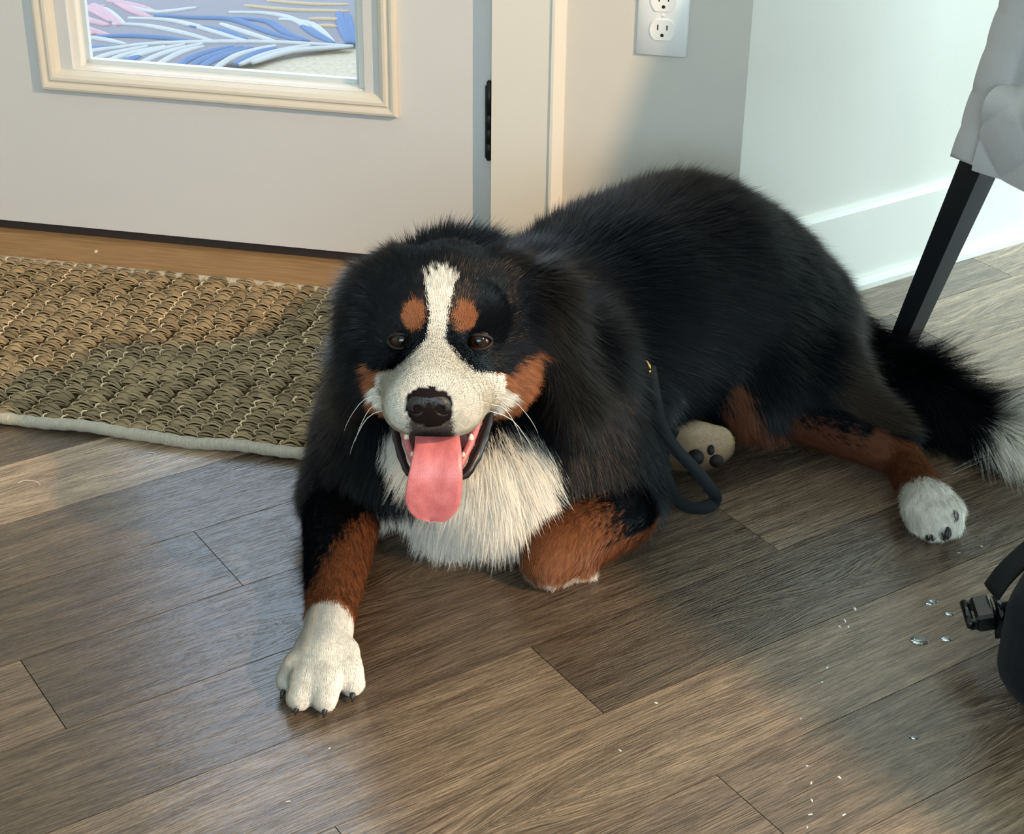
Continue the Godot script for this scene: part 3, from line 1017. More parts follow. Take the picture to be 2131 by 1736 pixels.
func dog_bones() -> void:
	var down := Vector3(0, -1, 0)
	var back := Vector3(0.62, -0.1, -0.78)
	bone("chest", Vector3(-0.216, 0.110, 0.570), 0.110, Vector3(-0.188, 0.150, 0.510), 0.118, Vector3(0.3, -0.8, -0.2), 0.040)
	bone("ribs", Vector3(-0.188, 0.150, 0.510), 0.118, Vector3(-0.108, 0.176, 0.400), 0.124, Vector3(0.5, -0.5, -0.4), 0.036)
	bone("loin", Vector3(-0.108, 0.176, 0.400), 0.124, Vector3(-0.043, 0.181, 0.300), 0.120, Vector3(0.6, -0.45, -0.4), 0.036)
	bone("pelvis", Vector3(-0.043, 0.181, 0.300), 0.120, Vector3(0.019, 0.146, 0.220), 0.098, Vector3(0.7, -0.5, -0.2), 0.036)
	bone("rump", Vector3(0.019, 0.146, 0.220), 0.096, Vector3(0.085, 0.112, 0.175), 0.060, Vector3(0.8, -0.55, 0.0), 0.036)
	bone("nape", Vector3(-0.258, 0.274, 0.625), 0.066, Vector3(-0.202, 0.220, 0.560), 0.085, Vector3(0.35, 0.15, -0.8), 0.034)
	bone("neck", Vector3(-0.250, 0.268, 0.645), 0.075, Vector3(-0.239, 0.163, 0.620), 0.118, down, 0.045)
	bone("ruffL", Vector3(-0.334, 0.210, 0.660), 0.050, Vector3(-0.325, 0.112, 0.672), 0.050, Vector3(0.25, -1, 0.15), 0.042)
	bone("ruffR", Vector3(-0.129, 0.224, 0.630), 0.055, Vector3(-0.125, 0.123, 0.600), 0.060, Vector3(0.25, -1, -0.1), 0.045)
	bone("bib", Vector3(-0.240, 0.105, 0.640), 0.090, Vector3(-0.254, 0.050, 0.655), 0.045, Vector3(0.05, -1, 0.15), 0.050)
	bone("bibfront", Vector3(-0.221, 0.153, 0.700), 0.045, Vector3(-0.194, 0.089, 0.700), 0.030, Vector3(0.15, -1, 0.1), 0.055)
	bone("thigh", Vector3(0.060, 0.125, 0.240), 0.084, Vector3(0.066, 0.091, 0.360), 0.065, Vector3(0.5, -0.8, 0.25), 0.034)
	bone("haunch", Vector3(0.121, 0.117, 0.200), 0.042, Vector3(0.137, 0.086, 0.320), 0.044, Vector3(0.75, -0.6, 0.2), 0.038)
	bone("calf", Vector3(0.151, 0.071, 0.340), 0.045, Vector3(0.238, 0.048, 0.380), 0.022, Vector3(0.8, -0.35, 0.1), 0.030)
	bone("shank", Vector3(0.068, 0.074, 0.372), 0.036, Vector3(0.248, 0.030, 0.412), 0.0185, Vector3(0.9, -0.3, 0.15), 0.013)
	bone("foot", Vector3(0.250, 0.030, 0.416), 0.020, Vector3(0.279, 0.032, 0.508), 0.0235, Vector3(0.2, -0.2, 1), 0.011)
	for k in 4:
		var s := (k - 1.5) / 1.5
		bone("toesH", Vector3(0.279 + s * 0.010, 0.034, 0.505), 0.0150, Vector3(0.287 + s * 0.0185, 0.028, 0.532 - s * s * 0.010), 0.0130, Vector3(0.15, -0.6, 1), 0.0115)
		bone("toesH", Vector3(0.287 + s * 0.0185, 0.028, 0.532 - s * s * 0.010), 0.0130, Vector3(0.290 + s * 0.0185, 0.013, 0.538 - s * s * 0.010), 0.0105, Vector3(0.1, -1, 0.4), 0.0115)
	bone("tail", Vector3(0.145, 0.062, 0.175), 0.034, Vector3(0.261, 0.036, 0.248), 0.022, Vector3(0.55, -0.6, 0.80), 0.085)
	bone("tail2", Vector3(0.261, 0.036, 0.248), 0.022, Vector3(0.385, 0.024, 0.316), 0.014, Vector3(0.60, -0.5, 0.80), 0.095)
	bone("shoulderL", Vector3(-0.365, 0.110, 0.620), 0.058, Vector3(-0.383, 0.048, 0.675), 0.046, Vector3(-0.05, -0.8, 0.5), 0.028)
	bone("forearmL", Vector3(-0.376, 0.048, 0.700), 0.041, Vector3(-0.338, 0.032, 0.871), 0.0225, Vector3(0.2, -0.3, 1), 0.013)
	bone("pawL", Vector3(-0.334, 0.032, 0.890), 0.023, Vector3(-0.322, 0.029, 0.955), 0.026, Vector3(0.1, -0.2, 1), 0.010)
	var tips := [Vector3(-0.351, 0.0150, 0.978), Vector3(-0.332, 0.0155, 1.002), Vector3(-0.307, 0.0155, 0.999), Vector3(-0.288, 0.0150, 0.968)]
	for k in 4:
		bone("toe", Vector3(-0.339 + k * 0.0118, 0.030, 0.940), 0.0135, tips[k].lerp(Vector3(-0.320, 0.030, 0.94), 0.25) + Vector3(0, 0.006, 0), 0.0135, Vector3(0.1, -0.3, 1), 0.007)
		bone("toe", tips[k].lerp(Vector3(-0.320, 0.030, 0.94), 0.25) + Vector3(0, 0.006, 0), 0.0135, tips[k], 0.0115, Vector3(0.1, -0.8, 0.6), 0.007)
	bone("shoulderR", Vector3(-0.115, 0.115, 0.560), 0.075, Vector3(-0.078, 0.050, 0.600), 0.050, Vector3(0.2, -1, 0.2), 0.032)
	bone("forearmR", Vector3(-0.071, 0.048, 0.640), 0.042, Vector3(-0.122, 0.042, 0.716), 0.034, Vector3(-0.4, 0.0, 0.6), 0.014)
	bone("wristR", Vector3(-0.122, 0.042, 0.716), 0.034, Vector3(-0.131, 0.032, 0.726), 0.029, Vector3(-0.1, -0.8, 0.4), 0.011)
	bone("pawR", Vector3(-0.133, 0.026, 0.722), 0.024, Vector3(-0.100, 0.018, 0.708), 0.017, Vector3(0.8, -0.2, -0.3), 0.014)
	# right hind foot, sole up beside the belly
	bone("hindR", Vector3(-0.040, 0.040, 0.450), 0.032, Vector3(0.002, 0.042, 0.462), 0.030, Vector3(0.6, 0.2, -0.4), 0.009, Vector3(0.2, 0.25, 0.9) * 0.5)
	bone("hindR", Vector3(0.002, 0.042, 0.462), 0.026, Vector3(0.024, 0.048, 0.462), 0.022, Vector3(0.6, 0.2, -0.4), 0.009, Vector3(0.2, 0.25, 0.9) * 0.4)

func head_bones() -> void:
	var bk := hdir(0, 0.25, -1)
	bone("cran", hd(0, 0.012, -0.078), 0.066, hd(0, 0.016, -0.052), 0.060, bk, 0.013)
	for s in [-1.0, 1.0]:
		bone("brow", hd(0.031 * s, 0.013, -0.028), 0.035, hd(0.036 * s, 0.012, -0.046), 0.041, hdir(0.3 * s, 0.6, -1), 0.008)
		bone("lip", hd(0.0255 * s, -0.044, 0.012), 0.032, hd(0.0215 * s, -0.050, 0.070), 0.0272, hdir(0.5 * s, -0.5, -0.8), 0.0048)
		bone("cheek", hd(0.052 * s, -0.030, -0.055), 0.044, hd(0.050 * s, -0.046, -0.030), 0.038, hdir(0.5 * s, -0.7, -0.6), 0.018)
	bone("bridge", hd(0, -0.004, 0.0), 0.027, hd(0, -0.032, 0.082), 0.0245, hdir(0, 0.4, -1), 0.0042)
	bone("jaw", hd(0, -0.080, -0.030), 0.034, hd(0, -0.127, 0.042), 0.019, hdir(0, -0.6, -0.7), 0.007)
	# pendant ears, flattened
	bone("ear", hd(0.068, 0.042, -0.085), 0.026, hd(0.100, 0.018, -0.078), 0.032, hdir(0.5, -0.9, 0.0), 0.034, hdir(0.75, 0.35, 0.3) * 1.0)
	bone("ear", hd(0.100, 0.018, -0.078), 0.032, hd(0.128, -0.072, -0.066), 0.026, hdir(0.3, -1, 0.0), 0.055, hdir(0.9, 0.2, 0.25) * 1.1)
	bone("ear", hd(-0.064, 0.042, -0.085), 0.026, hd(-0.084, 0.018, -0.075), 0.032, hdir(-0.5, -0.9, 0.0), 0.030, hdir(-0.75, 0.35, 0.3) * 1.0)
	bone("ear", hd(-0.084, 0.018, -0.075), 0.032, hd(-0.096, -0.060, -0.060), 0.026, hdir(-0.3, -1, 0.05), 0.048, hdir(-0.9, 0.2, 0.25) * 1.1)

func carve_head(p: Vector3, d: float) -> float:
	var h := hloc(p)
	# the open mouth: a wedge between upper lips and jaw
	var m := hloc(p) - Vector3(0, -0.092, 0.032)
	m.y += m.z * 0.25
	var cav := (Vector3(m.x / 0.045, m.y / 0.023, m.z / 0.062).length() - 1.0) * 0.023
	d = maxf(d, -cav)
	# eye sockets
	for s in [-1.0, 1.0]:
		var e := h - Vector3(0.039 * s, -0.001, 0.017)
		var so := (Vector3(e.x / 0.0135, e.y / 0.0095, e.z / 0.016).length() - 1.0) * 0.0095
		d = maxf(d, -so)
	return d

func tuft_mesh(blades: int, spread: float, width: float, bend: float, seed_: int) -> ArrayMesh:
	# a lock of hair one unit long: tapering blades that lean over towards +z
	var r := RandomNumberGenerator.new()
	r.seed = seed_
	var v := PackedVector3Array()
	var n := PackedVector3Array()
	var idx := PackedInt32Array()
	for k in blades:
		var a := r.randf() * TAU
		var q := Vector3(cos(a), 0, sin(a)) * spread * sqrt(r.randf())
		var yaw := r.randf_range(-0.65, 0.65)
		var side := Vector3(cos(yaw), 0, sin(yaw))
		var len := r.randf_range(0.65, 1.0)
		var lean := Vector3(r.randf_range(-0.12, 0.12), 0, bend + r.randf_range(-0.10, 0.12))
		var first := v.size()
		for s in 4:
			var t := s / 3.0
			var c := q * (1.0 - 0.55 * t) + Vector3(0, t * len, 0) + lean * t * t * len
			var w := width * (1.0 - t) * 0.5 + width * 0.02
			v.append(c - side * w)
			v.append(c + side * w)
			var tang := (Vector3(0, 1, 0) + lean * 2.0 * t).normalized()
			var nn := tang.cross(side).normalized()
			n.append(nn)
			n.append(nn)
		for s in 3:
			var b := first + s * 2
			idx.append_array([b, b + 1, b + 3, b, b + 3, b + 2])
	var arr := []
	arr.resize(Mesh.ARRAY_MAX)
	arr[Mesh.ARRAY_VERTEX] = v
	arr[Mesh.ARRAY_NORMAL] = n
	arr[Mesh.ARRAY_INDEX] = idx
	var m := ArrayMesh.new()
	m.add_surface_from_arrays(Mesh.PRIMITIVE_TRIANGLES, arr)
	return m

var fur_buf := [PackedFloat32Array(), PackedFloat32Array(), PackedFloat32Array()]
var fur_n := [0, 0, 0]

func grow(v: PackedVector3Array, t: PackedInt32Array, nrm: PackedVector3Array, ids: PackedInt32Array, seed_: int) -> void:
	var r := RandomNumberGenerator.new()
	r.seed = seed_
	# nearest bone of each vertex and the coat's lie there, blended between neighbouring bones
	var near := PackedInt32Array()
	var flow := PackedVector3Array()
	var long := PackedFloat32Array()
	for p in v:
		var best := -1
		var bd := 1e3
		var f := Vector3.ZERO
		var l := 0.0
		var ws := 0.0
		for i in ids:
			var e := bone_dist(i, p)
			if e < bd:
				bd = e
				best = i
			if e < 0.06:
				var w := exp(-e * 90.0)
				f += bF[i] * w
				l += bL[i] * w
				ws += w
		near.append(best)
		flow.append(f.normalized() if f.length() > 1e-5 else bF[best])
		long.append(l / ws if ws > 0.0 else bL[best])
	for i in range(0, t.size(), 3):
		var a := v[t[i]]
		var b := v[t[i + 1]]
		var c := v[t[i + 2]]
		var area := (b - a).cross(c - a).length() * 0.5
		var L := (long[t[i]] + long[t[i + 1]] + long[t[i + 2]]) / 3.0
		var kind := 0 if L < 0.011 else (1 if L < 0.026 else 2)
		var density: float = [620000.0, 330000.0, 150000.0][kind]
		var want := area * density
		var cnt := int(want) + (1 if r.randf() < want - int(want) else 0)
		for s in cnt:
			var x := r.randf()
			var y := r.randf()
			if x + y > 1.0:
				x = 1.0 - x
				y = 1.0 - y
			var p := a + (b - a) * x + (c - a) * y
			if p.y < 0.004:
				continue
			var w := 1.0 - x - y
			var nn := (nrm[t[i]] * w + nrm[t[i + 1]] * x + nrm[t[i + 2]] * y).normalized()
			var id := near[t[i]] if w > maxf(x, y) else (near[t[i + 1]] if x > y else near[t[i + 2]])
			if bare(p):
				continue
			var fl := flow[t[i]] * w + flow[t[i + 1]] * x + flow[t[i + 2]] * y
			fl += Vector3(r.randf_range(-0.25, 0.25), r.randf_range(-0.25, 0.25), r.randf_range(-0.25, 0.25))
			fl -= nn * fl.dot(nn)
			if fl.length() < 0.05:
				fl = nn.cross(Vector3(0.3, 0.9, 0.2))
			fl = fl.normalized()
			var lift := r.randf_range(0.25, 0.60) if kind > 0 else r.randf_range(0.08, 0.28)
			var up := (fl * (1.0 - lift) + nn * lift).normalized()
			var hl := L * r.randf_range(0.7, 1.25)
			if p.y + up.y * hl < 0.002:
				up = Vector3(up.x, clampf((0.004 - p.y) / hl, -0.9, 0.2), up.z).normalized()
			var right := up.cross(fl)
			if right.length() < 1e-3:
				continue
			right = right.normalized()
			var fwd := right.cross(up).normalized()
			if fwd.dot(nn) > 0.0:
				fwd = -fwd
				right = -right
			var yb := up * hl
			var xb := right * (0.010 if kind == 2 else 0.0065)
			var zb := fwd * (0.010 if kind == 2 else 0.0065)
			var col := coat(p, id, r.randf_range(-1.0, 1.0))
			var tone := r.randf_range(0.72, 1.18)
			col = Color(col.r * tone, col.g * tone, col.b * tone)
			fur_buf[kind].append_array([xb.x, yb.x, zb.x, p.x - nn.x * 0.001, xb.y, yb.y, zb.y, p.y - nn.y * 0.001, xb.z, yb.z, zb.z, p.z - nn.z * 0.001, col.r, col.g, col.b, 1.0])
			fur_n[kind] += 1

func bare(p: Vector3) -> bool:
	var h := hloc(p)
	# nose, eyelids and the inside of the mouth carry no hair
	if Vector3(h.x / 0.024, (h.y + 0.042) / 0.022, (h.z - 0.100) / 0.020).length() < 1.0:
		return true
	for s in [-1.0, 1.0]:
		if Vector3((h.x - 0.039 * s) / 0.0145, (h.y + 0.001) / 0.0105, (h.z - 0.012) / 0.02).length() < 1.0:
			return true
	var m := h - Vector3(0, -0.092, 0.032)
	m.y += m.z * 0.25
	return Vector3(m.x / 0.047, m.y / 0.026, m.z / 0.066).length() < 1.0

func build_dog() -> void:
	var dog := thing("dog", "tricolour Bernese mountain dog lying on the floor with its tongue out", "dog")
	BIB = [[Vector3(-0.205, 0.130, 0.715), 0.068], [Vector3(-0.190, 0.085, 0.700), 0.055], [Vector3(-0.262, 0.025, 0.690), 0.078], [Vector3(-0.284, 0.170, 0.735), 0.036], [Vector3(-0.325, 0.030, 0.690), 0.050], [Vector3(-0.165, 0.045, 0.690), 0.045]]
	dog_bones()
	var nbody := bName.size()
	head_bones()
	var body_ids := PackedInt32Array(range(nbody))
	var head_ids := PackedInt32Array(range(nbody, bName.size()))
	var paws := PackedInt32Array()
	var trunk := PackedInt32Array()
	for i in nbody:
		if bName[i] in ["pawL", "toe", "forearmL", "foot", "toesH", "wristR", "pawR", "forearmR", "hindR", "shank"]:
			paws.append(i)
		else:
			trunk.append(i)
	var a := nets(trunk, 0.011, 0.045, Vector3(-0.46, -0.03, 0.02), Vector3(0.46, 0.42, 0.78))
	var fine := []
	fine.append(nets(head_ids, 0.0042, 0.030, Vector3(-0.40, 0.14, 0.60), Vector3(-0.06, 0.43, 0.92), true))
	fine.append(nets(paws, 0.0045, 0.0075, Vector3(-0.43, -0.01, 0.36), Vector3(0.34, 0.14, 1.03)))
	var st := SurfaceTool.new()
	st.begin(Mesh.PRIMITIVE_TRIANGLES)
	var base := 0
	var sets := [[a, trunk], [fine[0], head_ids], [fine[1], paws]]
	for k in 3:
		var v: PackedVector3Array = sets[k][0][0]
		var t: PackedInt32Array = sets[k][0][1]
		var ids: PackedInt32Array = sets[k][1]
		var nr := net_normals(v, t)
		for i in v.size():
			var best := ids[0]
			var bd := 1e3
			for j in ids:
				var e := bone_dist(j, v[i])
				if e < bd:
					bd = e
					best = j
			var c := coat(v[i], best, 0.0)
			if bare(v[i]):
				c = Color(0.012, 0.010, 0.010)
			st.set_color(c)
			st.set_normal(nr[i])
			st.add_vertex(Vector3(v[i].x, maxf(v[i].y, 0.001), v[i].z))
		for i in t:
			st.add_index(base + i)
		base += v.size()
		grow(v, t, nr, ids, 40 + k)
		print("mesh ", k, " ", v.size(), " ", t.size() / 3)
	print("fur ", fur_n)
	var skin := plain(Color.WHITE, 0.7, 0.2)
	skin.vertex_color_use_as_albedo = true
	part("body", st.commit(), skin, dog)
	var hair := plain(Color.WHITE, 0.36, 0.32)
	hair.vertex_color_use_as_albedo = true
	hair.backlight_enabled = true
	hair.backlight = Color(0.5, 0.5, 0.5)
	var tm := [tuft_mesh(9, 0.75, 0.085, 0.25, 1), tuft_mesh(9, 0.8, 0.10, 0.35, 2), tuft_mesh(10, 0.85, 0.085, 0.30, 3)]
	var called := ["short_fur", "leg_fur", "long_fur"]
	for k in 3:
		if fur_n[k] == 0:
			continue
		var mm := MultiMesh.new()
		mm.transform_format = MultiMesh.TRANSFORM_3D
		mm.use_colors = true
		mm.mesh = tm[k]
		mm.instance_count = fur_n[k]
		mm.buffer = fur_buf[k]
		var mi := MultiMeshInstance3D.new()
		mi.name = called[k]
		mi.multimesh = mm
		mi.material_override = hair
		dog.add_child(mi)
		mi.set_meta("kind", "stuff")
	dog_face(dog)
	dog_feet(dog)

func face_net(f: Callable, lo: Vector3, hi: Vector3, cell: float) -> ArrayMesh:
	# small free-form piece from its own distance field
	var n := Vector3i(((hi - lo) / cell).ceil()) + Vector3i.ONE
	var keepA := [bA, bD, bI, bR, bS, bQ]
	bA = PackedVector3Array([(lo + hi) * 0.5])
	bD = PackedVector3Array([Vector3.ZERO])
	bI = PackedFloat32Array([0.0])
	bR = PackedFloat32Array([0.0])
	bS = PackedFloat32Array([0.0])
	bQ = PackedVector3Array([Vector3.ZERO])
	var g := nets_all(f, lo, n, cell)
	bA = keepA[0]
	bD = keepA[1]
	bI = keepA[2]
	bR = keepA[3]
	bS = keepA[4]
	bQ = keepA[5]
	var st := SurfaceTool.new()
	st.begin(Mesh.PRIMITIVE_TRIANGLES)
	var nr := net_normals(g[0], g[1])
	for i in g[0].size():
		st.set_normal(nr[i])
		st.add_vertex(g[0][i])
	for i in g[1]:
		st.add_index(i)
	return st.commit()

func nets_all(f: Callable, lo: Vector3, n: Vector3i, cell: float) -> Array:
	var val := PackedFloat32Array()
	val.resize(n.x * n.y * n.z)
	var sy := n.x
	var sz := n.x * n.y
	for z in n.z:
		for y in n.y:
			for x in n.x:
				val[z * sz + y * sy + x] = f.call(lo + Vector3(x, y, z) * cell)
	var vid := PackedInt32Array()
	vid.resize(val.size())
	vid.fill(-1)
	var verts := PackedVector3Array()
	var tris := PackedInt32Array()
	var off := [0, 1, sy, sy + 1, sz, sz + 1, sz + sy, sz + sy + 1]
	var corner := [Vector3(0, 0, 0), Vector3(1, 0, 0), Vector3(0, 1, 0), Vector3(1, 1, 0), Vector3(0, 0, 1), Vector3(1, 0, 1), Vector3(0, 1, 1), Vector3(1, 1, 1)]
	var edges := [[0, 1], [2, 3], [4, 5], [6, 7], [0, 2], [1, 3], [4, 6], [5, 7], [0, 4], [1, 5], [2, 6], [3, 7]]
	for z in n.z - 1:
		for y in n.y - 1:
			for x in n.x - 1:
				var at := z * sz + y * sy + x
				var inside := 0
				for o in off:
					if val[at + o] < 0.0:
						inside += 1
				if inside == 0 or inside == 8:
					continue
				var sum := Vector3.ZERO
				var cnt := 0
				for e in edges:
					var a: float = val[at + off[e[0]]]
					var b: float = val[at + off[e[1]]]
					if (a < 0.0) != (b < 0.0):
						sum += corner[e[0]].lerp(corner[e[1]], a / (a - b))
						cnt += 1
				vid[at] = verts.size()
				verts.append(lo + (Vector3(x, y, z) + sum / cnt) * cell)
	for z in range(1, n.z - 1):
		for y in range(1, n.y - 1):
			for x in range(1, n.x - 1):
				var at := z * sz + y * sy + x
				for ax in [[1, sy, sz], [sy, sz, 1], [sz, 1, sy]]:
					var a := val[at]
					var b: float = val[at + ax[0]]
					if (a < 0.0) == (b < 0.0):
						continue
					var v0 := vid[at]
					var v1 := vid[at - ax[1]]
					var v2 := vid[at - ax[1] - ax[2]]
					var v3 := vid[at - ax[2]]
					if a < 0.0:
						tris.append_array([v0, v2, v1, v0, v3, v2])
					else:
						tris.append_array([v0, v1, v2, v0, v2, v3])
	return [verts, tris]

func smin(a: float, b: float, k: float) -> float:
	var t := maxf(k - absf(a - b), 0.0) / k
	return minf(a, b) - t * t * k * 0.25

func eld(p: Vector3, c: Vector3, r: Vector3) -> float:
	var q := (p - c)
	return (Vector3(q.x / r.x, q.y / r.y, q.z / r.z).length() - 1.0) * minf(r.x, minf(r.y, r.z))

func nose_field(p: Vector3) -> float:
	# in head axes: broad leather with two nostrils and a groove below
	var d := eld(p, Vector3(0, -0.035, 0.092), Vector3(0.0205, 0.0145, 0.018))
	for s in [-1.0, 1.0]:
		d = smin(d, eld(p, Vector3(0.0115 * s, -0.042, 0.097), Vector3(0.0115, 0.0125, 0.013)), 0.006)
	d = smin(d, eld(p, Vector3(0, -0.053, 0.095), Vector3(0.009, 0.010, 0.010)), 0.006)
	for s in [-1.0, 1.0]:
		d = maxf(d, -eld(p, Vector3(0.0105 * s, -0.043, 0.111), Vector3(0.0052, 0.0042, 0.011)))
		d = maxf(d, -eld(p, Vector3(0.0165 * s, -0.0475, 0.108), Vector3(0.0065, 0.0018, 0.009)))
	d = maxf(d, -eld(p, Vector3(0, -0.053, 0.109), Vector3(0.0010, 0.014, 0.008)))
	return d

func dog_face(dog: Node3D) -> void:
	var hx := Transform3D(Basis(HR, HU, HF), HO)
	var leather := plain(srgb(34, 33, 35), 0.38, 0.5)
	leather.heightmap_enabled = true
	leather.heightmap_scale = 0.05
	leather.uv1_triplanar = true
	leather.uv1_scale = Vector3(14, 14, 14)
	leather.heightmap_texture = noise_tex(301, 0.08, Color.BLACK, Color.WHITE, 256, false, 2)
	var nose := part("nose", face_net(nose_field, Vector3(-0.027, -0.072, 0.068), Vector3(0.027, -0.018, 0.117), 0.0015), leather, dog, "black leathery nose")
	nose.transform = hx
	# eyes
	var white_eye := plain(srgb(50, 38, 35), 0.12, 0.6)
	var iris_m := plain(srgb(46, 25, 15), 0.05, 0.5)
	var pupil_m := plain(srgb(5, 4, 4), 0.04, 0.5)
	var lid_m := plain(srgb(26, 20, 19), 0.5, 0.4)
	for s in [-1.0, 1.0]:
		var e := part("eye", ellipsoid(Vector3.ZERO, Vector3.ONE * 0.0125, 24), white_eye, dog)
		var look := Vector3(0.05 + 0.02 * s, 0.12, 1.0).normalized()
		var eb := Basis.looking_at(-look)
		e.transform = hx * Transform3D(eb, Vector3(0.039 * s, -0.001, 0.0045))
		# iris and pupil as caps standing a little proud, like a cornea
		part("iris", lathe(PackedVector2Array([Vector2(0, 0.0137), Vector2(0.0035, 0.0134), Vector2(0.0065, 0.0121), Vector2(0.0090, 0.0092)]), 24, Transform3D(Basis(Vector3.RIGHT, PI / 2), Vector3.ZERO)), iris_m, e)
		part("pupil", lathe(PackedVector2Array([Vector2(0, 0.01385), Vector2(0.0025, 0.0137), Vector2(0.0046, 0.0131)]), 20, Transform3D(Basis(Vector3.RIGHT, PI / 2), Vector3.ZERO)), pupil_m, e)
		var ring := PackedVector3Array()
		var rr := PackedFloat32Array()
		for k in 25:
			var an := TAU * k / 24.0
			var ex := cos(an) * 0.0130
			var ey := sin(an) * (0.0080 if sin(an) > 0.0 else 0.0068)
			ring.append(hx * (Vector3(0.039 * s, -0.001, 0.0045) + Vector3(ex - 0.0016 * s * (1.0 if ex * s < 0.0 else 0.0), ey - (0.0015 if ex * s < -0.008 else 0.0), sqrt(maxf(0.0, 0.0137 * 0.0137 - ex * ex - ey * ey)) * 0.9 + 0.0012)))
			rr.append(0.0021)
		part("eyelid", tube(ring, rr, 8, 1.0, HF), lid_m, dog)
	# mouth lining, lower lip, teeth
	var gum := plain(srgb(58, 22, 26), 0.35, 0.5)
	var lipm := plain(srgb(26, 18, 20), 0.35, 0.5)
	var lining := ellipsoid(Vector3(0, -0.096, 0.008), Vector3(0.038, 0.022, 0.052), 24)
	var li := part("mouth_lining", lining, gum, dog, "dark wet inside of the open mouth")
	li.transform = hx
	for s in [-1.0, 1.0]:
		var path := smooth_path([hx * Vector3(0.051 * s, -0.066, 0.000), hx * Vector3(0.047 * s, -0.086, 0.020), hx * Vector3(0.039 * s, -0.107, 0.042), hx * Vector3(0.027 * s, -0.126, 0.057), hx * Vector3(0.004 * s, -0.131, 0.064)], 18)
		var rad := PackedFloat32Array()
		for k in 18:
			rad.append(lerpf(0.0028, 0.0060 if s > 0.0 else 0.0042, sin(PI * k / 17.0)) * (1.0 + 0.12 * sin(k * 2.1)))
		part("lip", tube(path, rad, 10, 0.9), lipm, dog)
		var pink := plain(srgb(196, 112, 112), 0.4, 0.5)
		var g2 := PackedVector3Array()
		var gr := PackedFloat32Array()
		for p in path:
			g2.append(p + HU * 0.005 - HR * 0.009 * s)
			gr.append(0.0042)
		part("gum", tube(g2, gr, 8), pink, dog)
		var tooth := plain(srgb(236, 224, 196), 0.25, 0.5)
		for k in [[5, 0.0042, 0.006], [8, 0.0044, 0.007], [11, 0.0036, 0.006], [14, 0.0030, 0.009]]:
			var q: Vector3 = g2[k[0]]
			part("tooth", lathe(PackedVector2Array([Vector2(0, k[2]), Vector2(k[1] * 0.45, k[2] * 0.7), Vector2(k[1] * 0.75, 0.001), Vector2(k[1] * 0.7, -0.003)]), 12, Transform3D(Basis(), q + HU * 0.002)), tooth, dog)
	tongue(dog, hx)
	# whiskers
	var wm := plain(srgb(225, 222, 214), 0.4, 0.4)
	rng.seed = 91
	for s in [-1.0, 1.0]:
		for k in 3:
			var a := hx * Vector3(0.047 * s, -0.050 - 0.006 * (k % 3), 0.045 - 0.012 * (k / 3))
			var out := hdir(s, -0.1 - 0.15 * (k % 3), -0.15).normalized()
			var len := rng.randf_range(0.035, 0.062)
			var path := smooth_path([a, a + out * len * 0.5, a + out * len * 0.85 + Vector3(0, -0.020, 0), a + out * len + Vector3(0, -0.036, 0)], 9)
			part("whisker", tube(path, PackedFloat32Array([0.0004, 0.0004, 0.0004, 0.0004, 0.00035, 0.0003, 0.00025, 0.0002, 0.00015]), 5), wm, dog)

func tongue(dog: Node3D, hx: Transform3D) -> void:
	var m := plain(Color.WHITE, 0.33, 0.5)
	m.albedo_texture = noise_tex(17, 0.03, srgb(196, 104, 108), srgb(226, 138, 138), 256)
	m.uv1_triplanar = true
	m.uv1_scale = Vector3(8, 8, 8)
	m.subsurf_scatter_enabled = true
	m.subsurf_scatter_strength = 0.15
	m.heightmap_enabled = true
	m.heightmap_scale = 0.04
	m.heightmap_texture = noise_tex(19, 0.3, Color.BLACK, Color.WHITE, 256, false, 2)
	var path := smooth_path([hx * Vector3(0.0, -0.086, 0.0), hx * Vector3(0.0, -0.084, 0.045), hx * Vector3(0.003, -0.096, 0.072), hx * Vector3(0.002, -0.118, 0.083), hx * Vector3(-0.001, -0.138, 0.083), hx * Vector3(-0.004, -0.156, 0.079), hx * Vector3(-0.006, -0.169, 0.074)], 30)
	var st := new_st()
	var rings := []
	for i in path.size():
		var t := i / float(path.size() - 1)
		var tang := (path[mini(i + 1, path.size() - 1)] - path[maxi(i - 1, 0)]).normalized()
		var side := (HR - tang * HR.dot(tang)).normalized()
		var up := side.cross(tang).normalized()
		if up.dot(HF + HU) < 0.0:
			up = -up
		var w := 0.0218 + 0.0055 * smoothstep(0.35, 0.75, t)
		if t > 0.80:
			w *= sqrt(maxf(0.0, 1.0 - pow((t - 0.80) / 0.2, 2.0)))
		var th := 0.0045 * (1.0 - 0.4 * t)
		var ring := PackedVector3Array()
		for k in 20:
			var a := TAU * k / 20.0
			var x := cos(a) * w
			var y := sin(a) * th
			if sin(a) > 0.0:
				y -= 0.0028 * exp(-x * x / 0.000018) * (1.0 - 0.5 * t)
				y += 0.0025 * pow(absf(cos(a)), 3.0)
			ring.append(path[i] + side * x + up * y)
		rings.append(ring)
	for i in path.size() - 1:
		for k in 20:
			var k2 := (k + 1) % 20
			quad(st, rings[i][k], rings[i + 1][k], rings[i + 1][k2], rings[i][k2])
	part("tongue", done(st), m, dog, "long pink tongue hanging out")

